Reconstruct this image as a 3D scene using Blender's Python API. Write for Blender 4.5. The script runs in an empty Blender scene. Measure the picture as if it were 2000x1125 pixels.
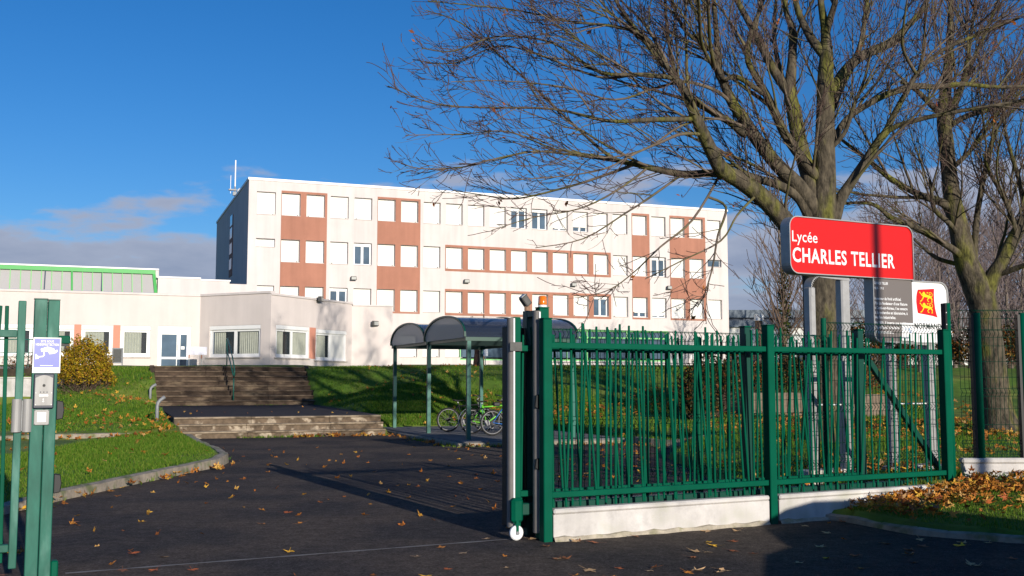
import bpy, bmesh, math, random
import numpy as np
from mathutils import Vector, Matrix

random.seed(7)
RNG = np.random.default_rng(11)
SC = bpy.context.scene
COL = SC.collection
R = math.radians

# ------------------------------------------------------------------ camera
CAMH = 1.6
FPX = 2055.0
PITCH = math.atan((743 - 562.5) / FPX)
cam_d = bpy.data.cameras.new('camera')
cam = bpy.data.objects.new('camera', cam_d)
COL.objects.link(cam)
cam.location = (0, 0, CAMH)
cam.rotation_euler = (R(90) + PITCH, 0, 0)
cam_d.sensor_width = 36
cam_d.lens = FPX * 36 / 2000
cam_d.clip_start = .05
cam_d.clip_end = 3000
SC.camera = cam
SC.render.resolution_x, SC.render.resolution_y = 1024, 576

def at(px, py, Y):
    """a surveyed point of a tree limb: bearing of the photo at distance Y"""
    x = (px - 1000) / FPX; z = -(py - 562.5) / FPX
    c, s = math.cos(PITCH), math.sin(PITCH)
    yy = c - s * z; zz = s + c * z
    k = Y / yy
    return np.array([x * k, Y, CAMH + zz * k])

# ------------------------------------------------------------------ materials
def lin(c):
    return tuple(((v / 255) / 12.92 if v / 255 <= .04045 else ((v / 255 + .055) / 1.055) ** 2.4) for v in c)

def _n(nt, t, **kw):
    n = nt.nodes.new(t)
    for k, v in kw.items():
        setattr(n, k, v)
    return n

def material(name, col, rough=.7, metal=0., var=.12, vscale=2., col2=None, mix2=(.45, .62), s2=3., bump=0., bscale=60.,
             spec=.4, streak=0., rand=0., coat=0., stretch=None, trans=0., alpha=1.):
    """Principled with world-position noise: brightness variation, an optional second colour in patches, bump, rain streaks"""
    m = bpy.data.materials.new(name); m.use_nodes = True
    nt = m.node_tree; L = nt.links.new
    b = nt.nodes['Principled BSDF']
    b.inputs['Roughness'].default_value = rough
    b.inputs['Metallic'].default_value = metal
    b.inputs['Specular IOR Level'].default_value = spec
    if coat: b.inputs['Coat Weight'].default_value = coat
    if alpha < 1: b.inputs['Alpha'].default_value = alpha
    if trans:
        b.inputs['Transmission Weight'].default_value = trans
    geo = _n(nt, 'ShaderNodeNewGeometry')
    pos = geo.outputs['Position']
    if stretch:
        mp = _n(nt, 'ShaderNodeMapping'); mp.inputs['Scale'].default_value = stretch
        L(pos, mp.inputs['Vector']); pos = mp.outputs['Vector']
    n1 = _n(nt, 'ShaderNodeTexNoise'); n1.inputs['Scale'].default_value = vscale; n1.inputs['Detail'].default_value = 6
    n1.inputs['Roughness'].default_value = .65
    L(pos, n1.inputs['Vector'])
    mr = _n(nt, 'ShaderNodeMapRange')
    mr.inputs['From Min'].default_value = .3; mr.inputs['From Max'].default_value = .7
    mr.inputs['To Min'].default_value = 1 - var; mr.inputs['To Max'].default_value = 1 + var
    L(n1.outputs['Fac'], mr.inputs['Value'])
    base = _n(nt, 'ShaderNodeMix', data_type='RGBA')
    base.inputs['A'].default_value = (*col, 1)
    base.inputs['B'].default_value = (*(col2 or col), 1)
    if col2:
        n2 = _n(nt, 'ShaderNodeTexNoise'); n2.inputs['Scale'].default_value = s2; n2.inputs['Detail'].default_value = 5
        L(pos, n2.inputs['Vector'])
        m2 = _n(nt, 'ShaderNodeMapRange', interpolation_type='SMOOTHSTEP')
        m2.inputs['From Min'].default_value, m2.inputs['From Max'].default_value = mix2
        L(n2.outputs['Fac'], m2.inputs['Value']); L(m2.outputs['Result'], base.inputs['Factor'])
    else:
        base.inputs['Factor'].default_value = 0
    out = base.outputs['Result']
    val = mr.outputs['Result']
    if streak:
        mp2 = _n(nt, 'ShaderNodeMapping'); mp2.inputs['Scale'].default_value = (2.6, 2.6, .16)
        L(geo.outputs['Position'], mp2.inputs['Vector'])
        n3 = _n(nt, 'ShaderNodeTexNoise'); n3.inputs['Scale'].default_value = 1.; n3.inputs['Detail'].default_value = 5
        L(mp2.outputs['Vector'], n3.inputs['Vector'])
        m3 = _n(nt, 'ShaderNodeMapRange')
        m3.inputs['From Min'].default_value = .42; m3.inputs['From Max'].default_value = .75
        m3.inputs['To Min'].default_value = 1; m3.inputs['To Max'].default_value = 1 - streak
        L(n3.outputs['Fac'], m3.inputs['Value'])
        mm = _n(nt, 'ShaderNodeMath', operation='MULTIPLY')
        L(val, mm.inputs[0]); L(m3.outputs['Result'], mm.inputs[1]); val = mm.outputs[0]
    if rand:
        oi = _n(nt, 'ShaderNodeNewGeometry')
        m4 = _n(nt, 'ShaderNodeMapRange'); m4.inputs['To Min'].default_value = 1 - rand; m4.inputs['To Max'].default_value = 1 + rand
        L(oi.outputs['Random Per Island'], m4.inputs['Value'])
        mm = _n(nt, 'ShaderNodeMath', operation='MULTIPLY')
        L(val, mm.inputs[0]); L(m4.outputs['Result'], mm.inputs[1]); val = mm.outputs[0]
    vm = _n(nt, 'ShaderNodeVectorMath', operation='SCALE')
    L(out, vm.inputs[0]); L(val, vm.inputs['Scale'])
    L(vm.outputs['Vector'], b.inputs['Base Color'])
    if bump:
        nb = _n(nt, 'ShaderNodeTexNoise'); nb.inputs['Scale'].default_value = bscale; nb.inputs['Detail'].default_value = 4
        L(pos, nb.inputs['Vector'])
        bp = _n(nt, 'ShaderNodeBump'); bp.inputs['Strength'].default_value = min(1, bump); bp.inputs['Distance'].default_value = .02
        L(nb.outputs['Fac'], bp.inputs['Height']); L(bp.outputs['Normal'], b.inputs['Normal'])
    return m

def slatted(name, col, pitch=.05, rough=.5):
    """roller shutter: horizontal slats as bump"""
    m = material(name, col, rough=rough, var=.03, vscale=1.5)
    nt = m.node_tree; L = nt.links.new
    geo = _n(nt, 'ShaderNodeNewGeometry'); sx = _n(nt, 'ShaderNodeSeparateXYZ'); L(geo.outputs['Position'], sx.inputs[0])
    mu = _n(nt, 'ShaderNodeMath', operation='MULTIPLY'); mu.inputs[1].default_value = 2 * math.pi / pitch; L(sx.outputs['Z'], mu.inputs[0])
    si = _n(nt, 'ShaderNodeMath', operation='SINE'); L(mu.outputs[0], si.inputs[0])
    b_ = nt.nodes['Principled BSDF']; src = b_.inputs['Base Color'].links[0].from_socket
    oi = _n(nt, 'ShaderNodeObjectInfo'); mr2 = _n(nt, 'ShaderNodeMapRange'); mr2.inputs['To Min'].default_value = .86; mr2.inputs['To Max'].default_value = 1.03
    L(oi.outputs['Random'], mr2.inputs['Value']); vs_ = _n(nt, 'ShaderNodeVectorMath', operation='SCALE'); L(src, vs_.inputs[0]); L(mr2.outputs['Result'], vs_.inputs['Scale']); L(vs_.outputs['Vector'], b_.inputs['Base Color'])
    bp = _n(nt, 'ShaderNodeBump'); bp.inputs['Strength'].default_value = .35; bp.inputs['Distance'].default_value = .01
    L(si.outputs[0], bp.inputs['Height']); L(bp.outputs['Normal'], nt.nodes['Principled BSDF'].inputs['Normal'])
    return m

def leafmat(name, cols, rough=.6, trans=.25):
    """leaves: colour picked per leaf from a ramp"""
    m = bpy.data.materials.new(name); m.use_nodes = True
    nt = m.node_tree; L = nt.links.new
    b = nt.nodes['Principled BSDF']; b.inputs['Roughness'].default_value = rough; b.inputs['Specular IOR Level'].default_value = .25
    g = _n(nt, 'ShaderNodeNewGeometry'); cr = _n(nt, 'ShaderNodeValToRGB')
    el = cr.color_ramp.elements
    el[0].position = 0; el[0].color = (*cols[0], 1); el[1].position = 1; el[1].color = (*cols[-1], 1)
    for i, c in enumerate(cols[1:-1]):
        e = el.new((i + 1) / (len(cols) - 1)); e.color = (*c, 1)
    L(g.outputs['Random Per Island'], cr.inputs['Fac'])
    L(cr.outputs['Color'], b.inputs['Base Color'])
    if trans:
        t = _n(nt, 'ShaderNodeBsdfTranslucent'); L(cr.outputs['Color'], t.inputs['Color'])
        mx = _n(nt, 'ShaderNodeMixShader'); mx.inputs[0].default_value = trans
        L(b.outputs[0], mx.inputs[1]); L(t.outputs[0], mx.inputs[2])
        L(mx.outputs[0], nt.nodes['Material Output'].inputs['Surface'])
    return m

def smoked(name, col, alpha, rough, tint=(.55, .58, .62, 1), glow=0.):
    m = bpy.data.materials.new(name); m.use_nodes = True
    nt = m.node_tree; L = nt.links.new; b = nt.nodes['Principled BSDF']
    b.inputs['Base Color'].default_value = (*col, 1); b.inputs['Roughness'].default_value = rough; b.inputs['Specular IOR Level'].default_value = .6
    t = _n(nt, 'ShaderNodeBsdfTransparent'); t.inputs['Color'].default_value = tint
    mx = _n(nt, 'ShaderNodeMixShader'); mx.inputs[0].default_value = alpha
    top = b.outputs[0]
    if glow:
        tr = _n(nt, 'ShaderNodeBsdfTranslucent'); tr.inputs['Color'].default_value = (*[min(1, c * 1.6) for c in col], 1)
        m2 = _n(nt, 'ShaderNodeMixShader'); m2.inputs[0].default_value = glow; L(b.outputs[0], m2.inputs[1]); L(tr.outputs[0], m2.inputs[2]); top = m2.outputs[0]
    L(t.outputs[0], mx.inputs[1]); L(top, mx.inputs[2]); L(mx.outputs[0], nt.nodes['Material Output'].inputs['Surface'])
    return m
M = {}
M['stucco'] = material('facade stucco', (.655, .595, .57), .9, var=.06, vscale=.5, streak=.13, bump=.15, bscale=40)
M['stucco_wing'] = material('wing stucco', (.655, .585, .55), .9, var=.05, vscale=.6, streak=.08, bump=.15, bscale=40)
M['coping'] = material('white coping', (.86, .85, .83), .5, var=.04)
M['terra'] = material('terracotta paint', (.40, .18, .12), .85, var=.09, vscale=.7, streak=.14, bump=.1, bscale=40)
M['terra_wing'] = material('salmon paint', (.60, .26, .18), .85, var=.05, vscale=.7)
M['shutter'] = slatted('white roller shutter', (.80, .79, .75))
M['pvc'] = material('white pvc', (.80, .80, .79), .35, var=.03)
M['sill'] = material('stone sill', (.52, .47, .43), .85, var=.2, vscale=6)
M['glass'] = material('dark window glass', (.075, .115, .16), .06, var=.35, vscale=.8, spec=.6)  # blue-grey base has the reflected sky put into the pane colour
M['glass_lit'] = material('curtained glass', (.5, .52, .46), .12, var=.1, spec=.5)
M['curtain'] = material('curtain cloth', (.66, .65, .54), .9, var=.08, vscale=6)
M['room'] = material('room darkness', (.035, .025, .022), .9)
M['roof'] = material('roof felt', (.12, .12, .13), .9)
M['green'] = material('green powder coat', (.0005, .082, .045), .5, var=.14, vscale=3, spec=.07)
M['green_old'] = material('weathered green coat', (.022, .125, .088), .5, var=.35, vscale=5, col2=(.075, .20, .155), mix2=(.48, .72), s2=9, spec=.2, stretch=(1, 1, .3))
M['green_dark'] = material('dark green coat', (.004, .055, .038), .4, var=.1)
M['green_mid'] = material('green steel tube', (.012, .12, .09), .4, var=.1)
M['lime'] = material('bright green joinery', (.07, .38, .09), .5, var=.06)
M['lime_pale'] = material('pale green mullion', (.22, .60, .20), .5, var=.06)
M['rubber'] = material('grey rubber edge', (.20, .185, .17), .75, var=.12, vscale=8)
M['black'] = material('black rubber', (.012, .012, .013), .55, var=.1)
M['whitestrip'] = material('white edge strip', (.78, .78, .78), .4, var=.04)
M['alu'] = material('brushed aluminium', (.30, .295, .285), .5, metal=.15, var=.15, vscale=14, stretch=(1, 1, .15))
M['alu_dull'] = material('anodised frame', (.40, .395, .385), .5, metal=.4, var=.12, vscale=7)
M['steel'] = material('galvanised steel', (.24, .25, .26), .6, metal=.2, var=.2, vscale=16)
M['wire'] = material('green wire', (.002, .028, .018), .8, var=.05, spec=.02)
M['concrete_w'] = material('pale precast concrete', (.60, .57, .54), .85, var=.16, vscale=6, streak=.34, bump=.25, bscale=70, col2=(.42, .41, .35), mix2=(.48, .72), s2=3)
M['footing'] = material('rough mortar', (.40, .35, .27), .95, var=.25, vscale=9, bump=.6, bscale=50, col2=(.22, .21, .12), mix2=(.5, .7), s2=5)
M['kerb'] = material('worn kerb stone', (.30, .255, .20), .95, var=.3, vscale=7, bump=.6, bscale=40, col2=(.15, .16, .08), mix2=(.48, .66), s2=4)
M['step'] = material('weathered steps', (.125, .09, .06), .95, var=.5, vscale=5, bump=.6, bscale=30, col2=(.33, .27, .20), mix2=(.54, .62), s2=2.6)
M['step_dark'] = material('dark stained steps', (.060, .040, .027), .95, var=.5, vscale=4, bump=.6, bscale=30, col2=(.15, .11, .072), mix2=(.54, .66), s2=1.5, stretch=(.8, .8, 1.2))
M['nosing_step'] = material('worn step edge highlight', (.26, .205, .145), .95, var=.4, vscale=4, bump=.5, bscale=30, col2=(.12, .09, .06), mix2=(.5, .62), s2=2.5)  # pale highlight put into the colour of the worn step edges
M['nosing_step_dark'] = material('stained step edge highlight', (.145, .105, .07), .95, var=.4, vscale=4, bump=.5, bscale=30, col2=(.06, .042, .03), mix2=(.48, .64), s2=1.3)  # stained edges kept lighter than their risers as a painted highlight
M['tarmac2'] = material('smooth tarmac', (.036, .032, .034), .85, var=.4, vscale=12, spec=.15)
M['slab'] = material('shelter slab', (.14, .135, .135), .9, var=.25, vscale=4, bump=.3, bscale=60)
M['red'] = material('red sign panel', (.60, .012, .010), .32, var=.02, spec=.4)
M['white'] = material('white sign paint', (.82, .82, .82), .4, var=.02)
M['signgrey'] = material('grey sign panel', (.16, .14, .13), .45, var=.03)
M['yellow'] = material('yellow emblem', (.90, .62, .01), .45, var=.02)
M['ink'] = material('dark print', (.03, .03, .03), .5, var=.02)
M['inkgrey'] = material('pale grey print', (.55, .55, .56), .5, var=.02)
M['blueink'] = material('pale blue print', (.25, .40, .60), .5, var=.02)
M['violet'] = material('violet blue sign', (.16, .18, .56), .4, var=.05, vscale=9)
M['amber'] = material('amber lens', (.85, .22, .005), .2, var=.03, trans=.25)
M['smoke'] = None
M['navy'] = material('dark blue plastic', (.02, .028, .05), .4)
M['floodgrey'] = material('grey lamp housing', (.09, .09, .085), .5, var=.2, vscale=20)
M['lamp_glass'] = material('lamp glass', (.45, .45, .42), .1, spec=.6)
M['tyre'] = material('tyre rubber', (.016, .016, .016), .8)
M['chrome'] = material('bicycle metal', (.6, .6, .6), .3, metal=.9)
M['bike_blue'] = material('blue bicycle paint', (.05, .17, .50), .3)
M['bike_green'] = material('lime bicycle paint', (.16, .55, .04), .3)
M['bike_white'] = material('white bicycle paint', (.75, .75, .72), .3)
M['bike_black'] = material('black bicycle paint', (.02, .02, .022), .35)
M['bike_grey'] = material('grey bicycle paint', (.2, .2, .21), .35)
M['warehouse'] = material('pale warehouse cladding', (.70, .70, .66), .6, var=.05)
M['roofblue'] = material('blue grey roofing', (.15, .19, .23), .5, var=.1)
M['roofdark'] = material('dark roofing', (.06, .08, .12), .5, var=.1)
M['brick'] = material('brown brick', (.28, .17, .11), .9, var=.3, vscale=8)
M['soil'] = material('leaf soil', (.05, .036, .022), .95, var=.4, vscale=5, bump=.6)
M['gardenwall'] = material('stone garden wall', (.20, .15, .11), .95, var=.4, vscale=5, bump=.6, bscale=20)
M['bark'] = material('mossy bark', (.075, .061, .041), .95, var=.8, vscale=11, bump=1., bscale=30, col2=(.095, .092, .018), mix2=(.48, .62), s2=2.0, stretch=(1, 1, .4))
M['bark_lichen'] = M['bark']
M['twig'] = material('brown twigs', (.095, .058, .048), .85, var=.3, vscale=1.5)
M['poplarbark'] = material('poplar bark', (.15, .12, .095), .95, var=.3, vscale=4)
M['poplartwig'] = material('purple grey twigs', (.17, .13, .125), .9, var=.25, vscale=.8)
M['browntwig'] = material('dry stems', (.12, .08, .058), .9, var=.3)
M['lopped'] = material('lopped trunk bark', (.12, .06, .04), .95, var=.4, vscale=9, bump=.8)
M['carpaint'] = material('grey car paint', (.16, .17, .18), .3, metal=.4, coat=.5)
M['paper'] = material('faded poster', (.66, .66, .74), .6, var=.14, vscale=5)

# lawn ground, asphalt: a little richer
M['glazing'] = material('grey rooflight sheet', (.40, .385, .38), .5, var=.05, vscale=.4)
M['lawn'] = material('lawn turf', (.080, .155, .012), .95, var=.4, vscale=1.2, bump=.8, bscale=70, col2=(.15, .185, .028), mix2=(.42, .64), s2=.55)
def asphalt():
    m = material('asphalt', (.092, .072, .059), .9, var=.6, vscale=34, bump=1., bscale=90, spec=.12, col2=(.052, .045, .044), mix2=(.40, .62), s2=.6, stretch=(1, 1, 1))
    nt = m.node_tree; L = nt.links.new
    geo = _n(nt, 'ShaderNodeNewGeometry')
    v = _n(nt, 'ShaderNodeTexNoise'); v.inputs['Scale'].default_value = 60; v.inputs['Detail'].default_value = 2
    L(geo.outputs['Position'], v.inputs['Vector'])
    mr = _n(nt, 'ShaderNodeMapRange'); mr.inputs['From Min'].default_value = .66; mr.inputs['From Max'].default_value = .74
    L(v.outputs['Fac'], mr.inputs['Value'])
    b = nt.nodes['Principled BSDF']
    src = b.inputs['Base Color'].links[0].from_socket
    mx = _n(nt, 'ShaderNodeMix', data_type='RGBA'); mx.inputs['B'].default_value = (.24, .22, .20, 1)
    L(src, mx.inputs['A']); L(mr.outputs['Result'], mx.inputs['Factor'])
    g2 = _n(nt, 'ShaderNodeTexNoise'); g2.inputs['Scale'].default_value = 7; g2.inputs['Detail'].default_value = 9; g2.inputs['Roughness'].default_value = .82
    L(geo.outputs['Position'], g2.inputs['Vector'])
    r2_ = _n(nt, 'ShaderNodeMapRange'); r2_.inputs['From Min'].default_value = .32; r2_.inputs['From Max'].default_value = .68; r2_.inputs['To Min'].default_value = .45; r2_.inputs['To Max'].default_value = 1.6
    L(g2.outputs['Fac'], r2_.inputs['Value']); sc_ = _n(nt, 'ShaderNodeVectorMath', operation='SCALE')
    L(mx.outputs['Result'], sc_.inputs[0]); L(r2_.outputs['Result'], sc_.inputs['Scale']); L(sc_.outputs['Vector'], b.inputs['Base Color'])
    return m
M['asphalt'] = asphalt()
M['seam'] = material('worn gate track', (.20, .18, .16), .8, var=.4, vscale=6)
M['blade'] = leafmat('grass blades', [(.045, .12, .006), (.08, .19, .010), (.13, .24, .014), (.24, .27, .045)], .7, .35)
M['fall_litter'] = leafmat('fallen leaf litter', [(.26, .09, .03), (.50, .17, .03), (.66, .27, .04), (.34, .12, .03), (.80, .46, .06), (.58, .34, .13)], .75, .2)
LEAFCOL = [('yellow', (.80, .44, .03)), ('orange', (.62, .23, .03)), ('brown', (.26, .10, .04)), ('tan', (.56, .35, .17)), ('rust', (.42, .11, .03))]
for nm, c in LEAFCOL:
    M['leaf_' + nm] = material(nm + ' fallen leaf', c, .7, var=.3, vscale=25)
M['dead_leaf'] = leafmat('withered leaves', [(.22, .05, .015), (.40, .13, .02), (.16, .05, .025)], .7, .3)
M['hedge'] = leafmat('yellowing hedge leaves', [(.09, .11, .008), (.30, .22, .012), (.55, .40, .015), (.40, .18, .03), (.20, .15, .015)], .6, .35)
M['shrubgreen'] = leafmat('dark shrub leaves', [(.015, .03, .008), (.03, .05, .010), (.06, .045, .015), (.02, .035, .010)], .6, .2)
M['shrubbrown'] = leafmat('russet shrub leaves', [(.13, .045, .014), (.24, .09, .018), (.08, .035, .015), (.30, .15, .02)], .6, .25)
M['ivy'] = leafmat('ivy leaves', [(.03, .055, .008), (.08, .09, .012), (.05, .07, .01)], .5, .2)

# ------------------------------------------------------------------ mesh helpers
W = {}
def empty(name, loc, label=None, cat=None, group=None, rz=0.):
    o = bpy.data.objects.new(name, None); COL.objects.link(o)
    o.empty_display_size = .2
    o.location = loc; o.rotation_euler = (0, 0, rz)
    W[o] = Matrix.Translation(Vector(loc)) @ Matrix.Rotation(rz, 4, 'Z')
    tag(o, label, cat, group)
    return o
def tag(o, label=None, cat=None, group=None, kind=None):
    if label: o['label'] = label
    if cat: o['category'] = cat
    if group: o['group'] = group
    if kind: o['kind'] = kind
    return o
def copy_tree(o, parent=None):
    c = o.copy(); COL.objects.link(c)
    if parent is not None: c.parent = parent
    W[c] = W.get(o, Matrix())
    for ch in list(o.children): copy_tree(ch, c)
    return c

class Fr:
    """a frame: a along the facade, b away from the viewer, z up"""
    def __init__(s, o, ex=(1, 0), z=0.):
        l = math.hypot(*ex); s.e = (ex[0] / l, ex[1] / l); s.n = (-s.e[1], s.e[0]); s.o = o; s.z = z
    def p(s, a, b, c=0.):
        return (s.o[0] + s.e[0] * a + s.n[0] * b, s.o[1] + s.e[1] * a + s.n[1] * b, s.z + c)
    @property
    def rz(s): return math.atan2(s.e[1], s.e[0])
ID = Fr((0, 0))

class MB:
    def __init__(s, fr=ID): s.v = []; s.f = []; s.fr = fr
    def P(s, a, b, c): s.v.append(s.fr.p(a, b, c)); return len(s.v) - 1
    def box(s, a0, a1, b0, b1, c0, c1):
        i = len(s.v)
        for c in (c0, c1):
            for a, b in ((a0, b0), (a1, b0), (a1, b1), (a0, b1)): s.v.append(s.fr.p(a, b, c))
        s.f += [(i, i + 3, i + 2, i + 1), (i + 4, i + 5, i + 6, i + 7), (i, i + 1, i + 5, i + 4), (i + 1, i + 2, i + 6, i + 5), (i + 2, i + 3, i + 7, i + 6), (i + 3, i, i + 4, i + 7)]
        return s
    def quad(s, *pts):
        i = len(s.v); s.v += [s.fr.p(*p) for p in pts]; s.f.append(tuple(range(i, i + len(pts)))); return s
    def bar(s, p, q, w, d=None, up=(0, 0, 1)):
        """square bar between two frame points, w across, d deep"""
        d = d or w
        P, Q = Vector(s.fr.p(*p)), Vector(s.fr.p(*q)); t = (Q - P).normalized()
        dep = Vector((s.fr.n[0], s.fr.n[1], 0))
        if abs(t.dot(dep)) > .95: dep = Vector((s.fr.e[0], s.fr.e[1], 0))
        x = t.cross(dep).normalized(); y = x.cross(t).normalized()
        i = len(s.v)
        for C in (P, Q):
            for a, b in ((-1, -1), (1, -1), (1, 1), (-1, 1)): s.v.append(tuple(C + x * a * w / 2 + y * b * d / 2))
        s.f += [(i + 3, i + 2, i + 1, i), (i + 4, i + 5, i + 6, i + 7), (i, i + 1, i + 5, i + 4), (i + 1, i + 2, i + 6, i + 5), (i + 2, i + 3, i + 7, i + 6), (i + 3, i, i + 4, i + 7)]
        return s
    def tube(s, pts, r, n=8, world=False, cap=True):
        pts = [Vector(p if world else s.fr.p(*p)) for p in pts]
        rr = r if hasattr(r, '__len__') else [r] * len(pts)
        i0 = len(s.v); ref = None
        for k, p in enumerate(pts):
            t = (pts[min(k + 1, len(pts) - 1)] - pts[max(k - 1, 0)]).normalized()
            if ref is None:
                ref = Vector((0, 0, 1)) if abs(t.z) < .9 else Vector((1, 0, 0))
            x = t.cross(ref).normalized(); y = x.cross(t).normalized(); ref = y
            for j in range(n):
                a = 2 * math.pi * j / n
                s.v.append(tuple(p + (x * math.cos(a) + y * math.sin(a)) * rr[k]))
        for k in range(len(pts) - 1):
            for j in range(n):
                a, b = i0 + k * n + j, i0 + k * n + (j + 1) % n
                s.f.append((a, b, b + n, a + n))
        if cap:
            s.f.append(tuple(i0 + j for j in range(n))[::-1]); e = i0 + (len(pts) - 1) * n
            s.f.append(tuple(e + j for j in range(n)))
        return s
    def ring(s, c, R_, r, ex, ez=(0, 0, 1), n=28, m=6):
        """torus in the plane of ex, ez (world)"""
        c = Vector(c); ex = Vector(ex).normalized(); ez = Vector(ez).normalized(); ax = ex.cross(ez)
        i = len(s.v)
        for k in range(n):
            A = 2 * math.pi * k / n; d = ex * math.cos(A) + ez * math.sin(A)
            for j in range(m):
                B = 2 * math.pi * j / m
                s.v.append(tuple(c + d * (R_ + r * math.cos(B)) + ax * r * math.sin(B)))
        for k in range(n):
            for j in range(m):
                s.f.append((i + k * m + j, i + k * m + (j + 1) % m, i + ((k + 1) % n) * m + (j + 1) % m, i + ((k + 1) % n) * m + j))
        return s
    def disc(s, c, R_, thick, ax, n=20):
        c = Vector(c); ax = Vector(ax).normalized()
        return s.tube([c - ax * thick / 2, c + ax * thick / 2], R_, n, world=True)
    def prism(s, poly, b0, b1):
        """polygon in (a, z) extruded from b0 to b1"""
        n = len(poly); i = len(s.v)
        for b in (b0, b1):
            for a, c in poly: s.v.append(s.fr.p(a, b, c))
        s.f.append(tuple(range(i, i + n))); s.f.append(tuple(range(i + 2 * n - 1, i + n - 1, -1)))
        for k in range(n):
            q = (k + 1) % n
            s.f.append((i + k, i + n + k, i + n + q, i + q))
        return s
    def ribbon(s, pts, w, b):
        """flat stroke in the (a, z) plane at depth b"""
        ww = w if hasattr(w, '__len__') else [w] * len(pts)
        i = len(s.v)
        for k, (a, c) in enumerate(pts):
            q0, q1 = pts[max(k - 1, 0)], pts[min(k + 1, len(pts) - 1)]
            tx, tz = q1[0] - q0[0], q1[1] - q0[1]; l = math.hypot(tx, tz) or 1
            nx, nz = -tz / l * ww[k] / 2, tx / l * ww[k] / 2
            s.v.append(s.fr.p(a + nx, b, c + nz)); s.v.append(s.fr.p(a - nx, b, c - nz))
        for k in range(len(pts) - 1):
            s.f.append((i + 2 * k, i + 2 * k + 1, i + 2 * k + 3, i + 2 * k + 2))
        return s
    def build(s, name, mat, parent=None, org=None, bevel=0., smooth=False, fix=False):
        me = bpy.data.meshes.new(name)
        if parent is not None:
            mi = W[parent].inverted()
        else:
            org = org if org is not None else s.v[0]
            mi = Matrix.Translation(-Vector(org))
        vv = [tuple(mi @ Vector(v)) for v in s.v]
        me.from_pydata(vv, [], s.f)
        if bevel or fix:
            bm = bmesh.new(); bm.from_mesh(me)
            bmesh.ops.recalc_face_normals(bm, faces=bm.faces)
            if bevel:
                bmesh.ops.bevel(bm, geom=[e for e in bm.edges if e.is_manifold and e.calc_face_angle(0) > .6], offset=bevel, segments=1, affect='EDGES', clamp_overlap=True)
            bm.to_mesh(me); bm.free()
        if smooth: me.polygons.foreach_set('use_smooth', [True] * len(me.polygons))
        me.materials.append(M[mat] if isinstance(mat, str) else mat)
        me.update()
        o = bpy.data.objects.new(name, me); COL.objects.link(o)
        if parent is not None:
            o.parent = parent; W[o] = W[parent].copy()
        else:
            o.location = org; W[o] = Matrix.Translation(Vector(org))
        return o

def np_mesh(name, V, F, mat, parent=None, org=(0, 0, 0), smooth=False, k=None):
    """mesh from numpy arrays; F is (n, 3) or (n, 4)"""
    V = np.asarray(V, dtype=np.float64)
    if parent is not None:
        mi = np.array(W[parent].inverted())
        V = V @ mi[:3, :3].T + mi[:3, 3]
    else:
        V = V - np.array(org)
    me = bpy.data.meshes.new(name)
    n = F.shape[1]
    me.vertices.add(len(V)); me.vertices.foreach_set('co', V.astype(np.float32).ravel())
    me.loops.add(F.size); me.loops.foreach_set('vertex_index', F.astype(np.int32).ravel())
    me.polygons.add(len(F)); me.polygons.foreach_set('loop_start', np.arange(0, F.size, n, dtype=np.int32))
    try: me.polygons.foreach_set('loop_total', np.full(len(F), n, dtype=np.int32))
    except Exception: pass
    if smooth: me.polygons.foreach_set('use_smooth', np.ones(len(F), dtype=bool))
    me.materials.append(M[mat]); me.update(calc_edges=True); me.validate()
    o = bpy.data.objects.new(name, me); COL.objects.link(o)
    if parent is not None:
        o.parent = parent; W[o] = W[parent].copy()
    else:
        o.location = org; W[o] = Matrix.Translation(Vector(org))
    return o

def text_part(txt, fr, a0, c0, b, width, cap, mat, parent, name='lettering', bold=0., lines=None, sx=None):
    """lettering lying on a sign face: left edge a0, baseline c0, fitted to a width and a cap height"""
    cu = bpy.data.curves.new('lettering', 'FONT'); cu.body = txt; cu.size = 1; cu.offset = bold; cu.space_character = 1 + bold * 4.6; cu.resolution_u = 3
    to = bpy.data.objects.new('lettering_source', cu); COL.objects.link(to)
    dg = bpy.context.evaluated_depsgraph_get()
    me = bpy.data.meshes.new_from_object(to.evaluated_get(dg))
    bpy.data.objects.remove(to); bpy.data.curves.remove(cu)
    co = np.array([v.co[:] for v in me.vertices])
    x0, x1 = co[:, 0].min(), co[:, 0].max()
    sx = width / (x1 - x0); sz = cap / .73
    mi = W[parent].inverted()
    for v, c in zip(me.vertices, co):
        v.co = mi @ Vector(fr.p(a0 + (c[0] - x0) * sx, b, c0 + c[1] * sz))
    me.materials.clear(); me.materials.append(M[mat])
    o = bpy.data.objects.new(name, me); COL.objects.link(o); o.parent = parent; W[o] = W[parent].copy()
    return o

def rrect(a0, a1, c0, c1, r, seg=6, corners=(1, 1, 1, 1)):
    """rounded rectangle, corners bl, br, tr, tl"""
    out = []
    for (cx, cz, st), on in zip(((a0 + r, c0 + r, 180), (a1 - r, c0 + r, 270), (a1 - r, c1 - r, 0), (a0 + r, c1 - r, 90)), corners):
        if on:
            for k in range(seg + 1):
                t = R(st + 90 * k / seg); out.append((cx + r * math.cos(t), cz + r * math.sin(t)))
        else:
            out.append((cx + (r if st in (270, 0) else -r), cz + (r if st in (0, 90) else -r)))
    return out

def fbm(x, y, seed=0):
    r = np.random.default_rng(seed); out = 0
    for k in range(5):
        a = r.uniform(0, 2 * np.pi); f = .35 * 1.7 ** k; p = r.uniform(0, 9, 2)
        out = out + np.sin((x * np.cos(a) + y * np.sin(a)) * f + p[0]) * np.cos((y * np.cos(a) - x * np.sin(a)) * f * .8 + p[1]) / 1.5 ** k
    return out

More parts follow.
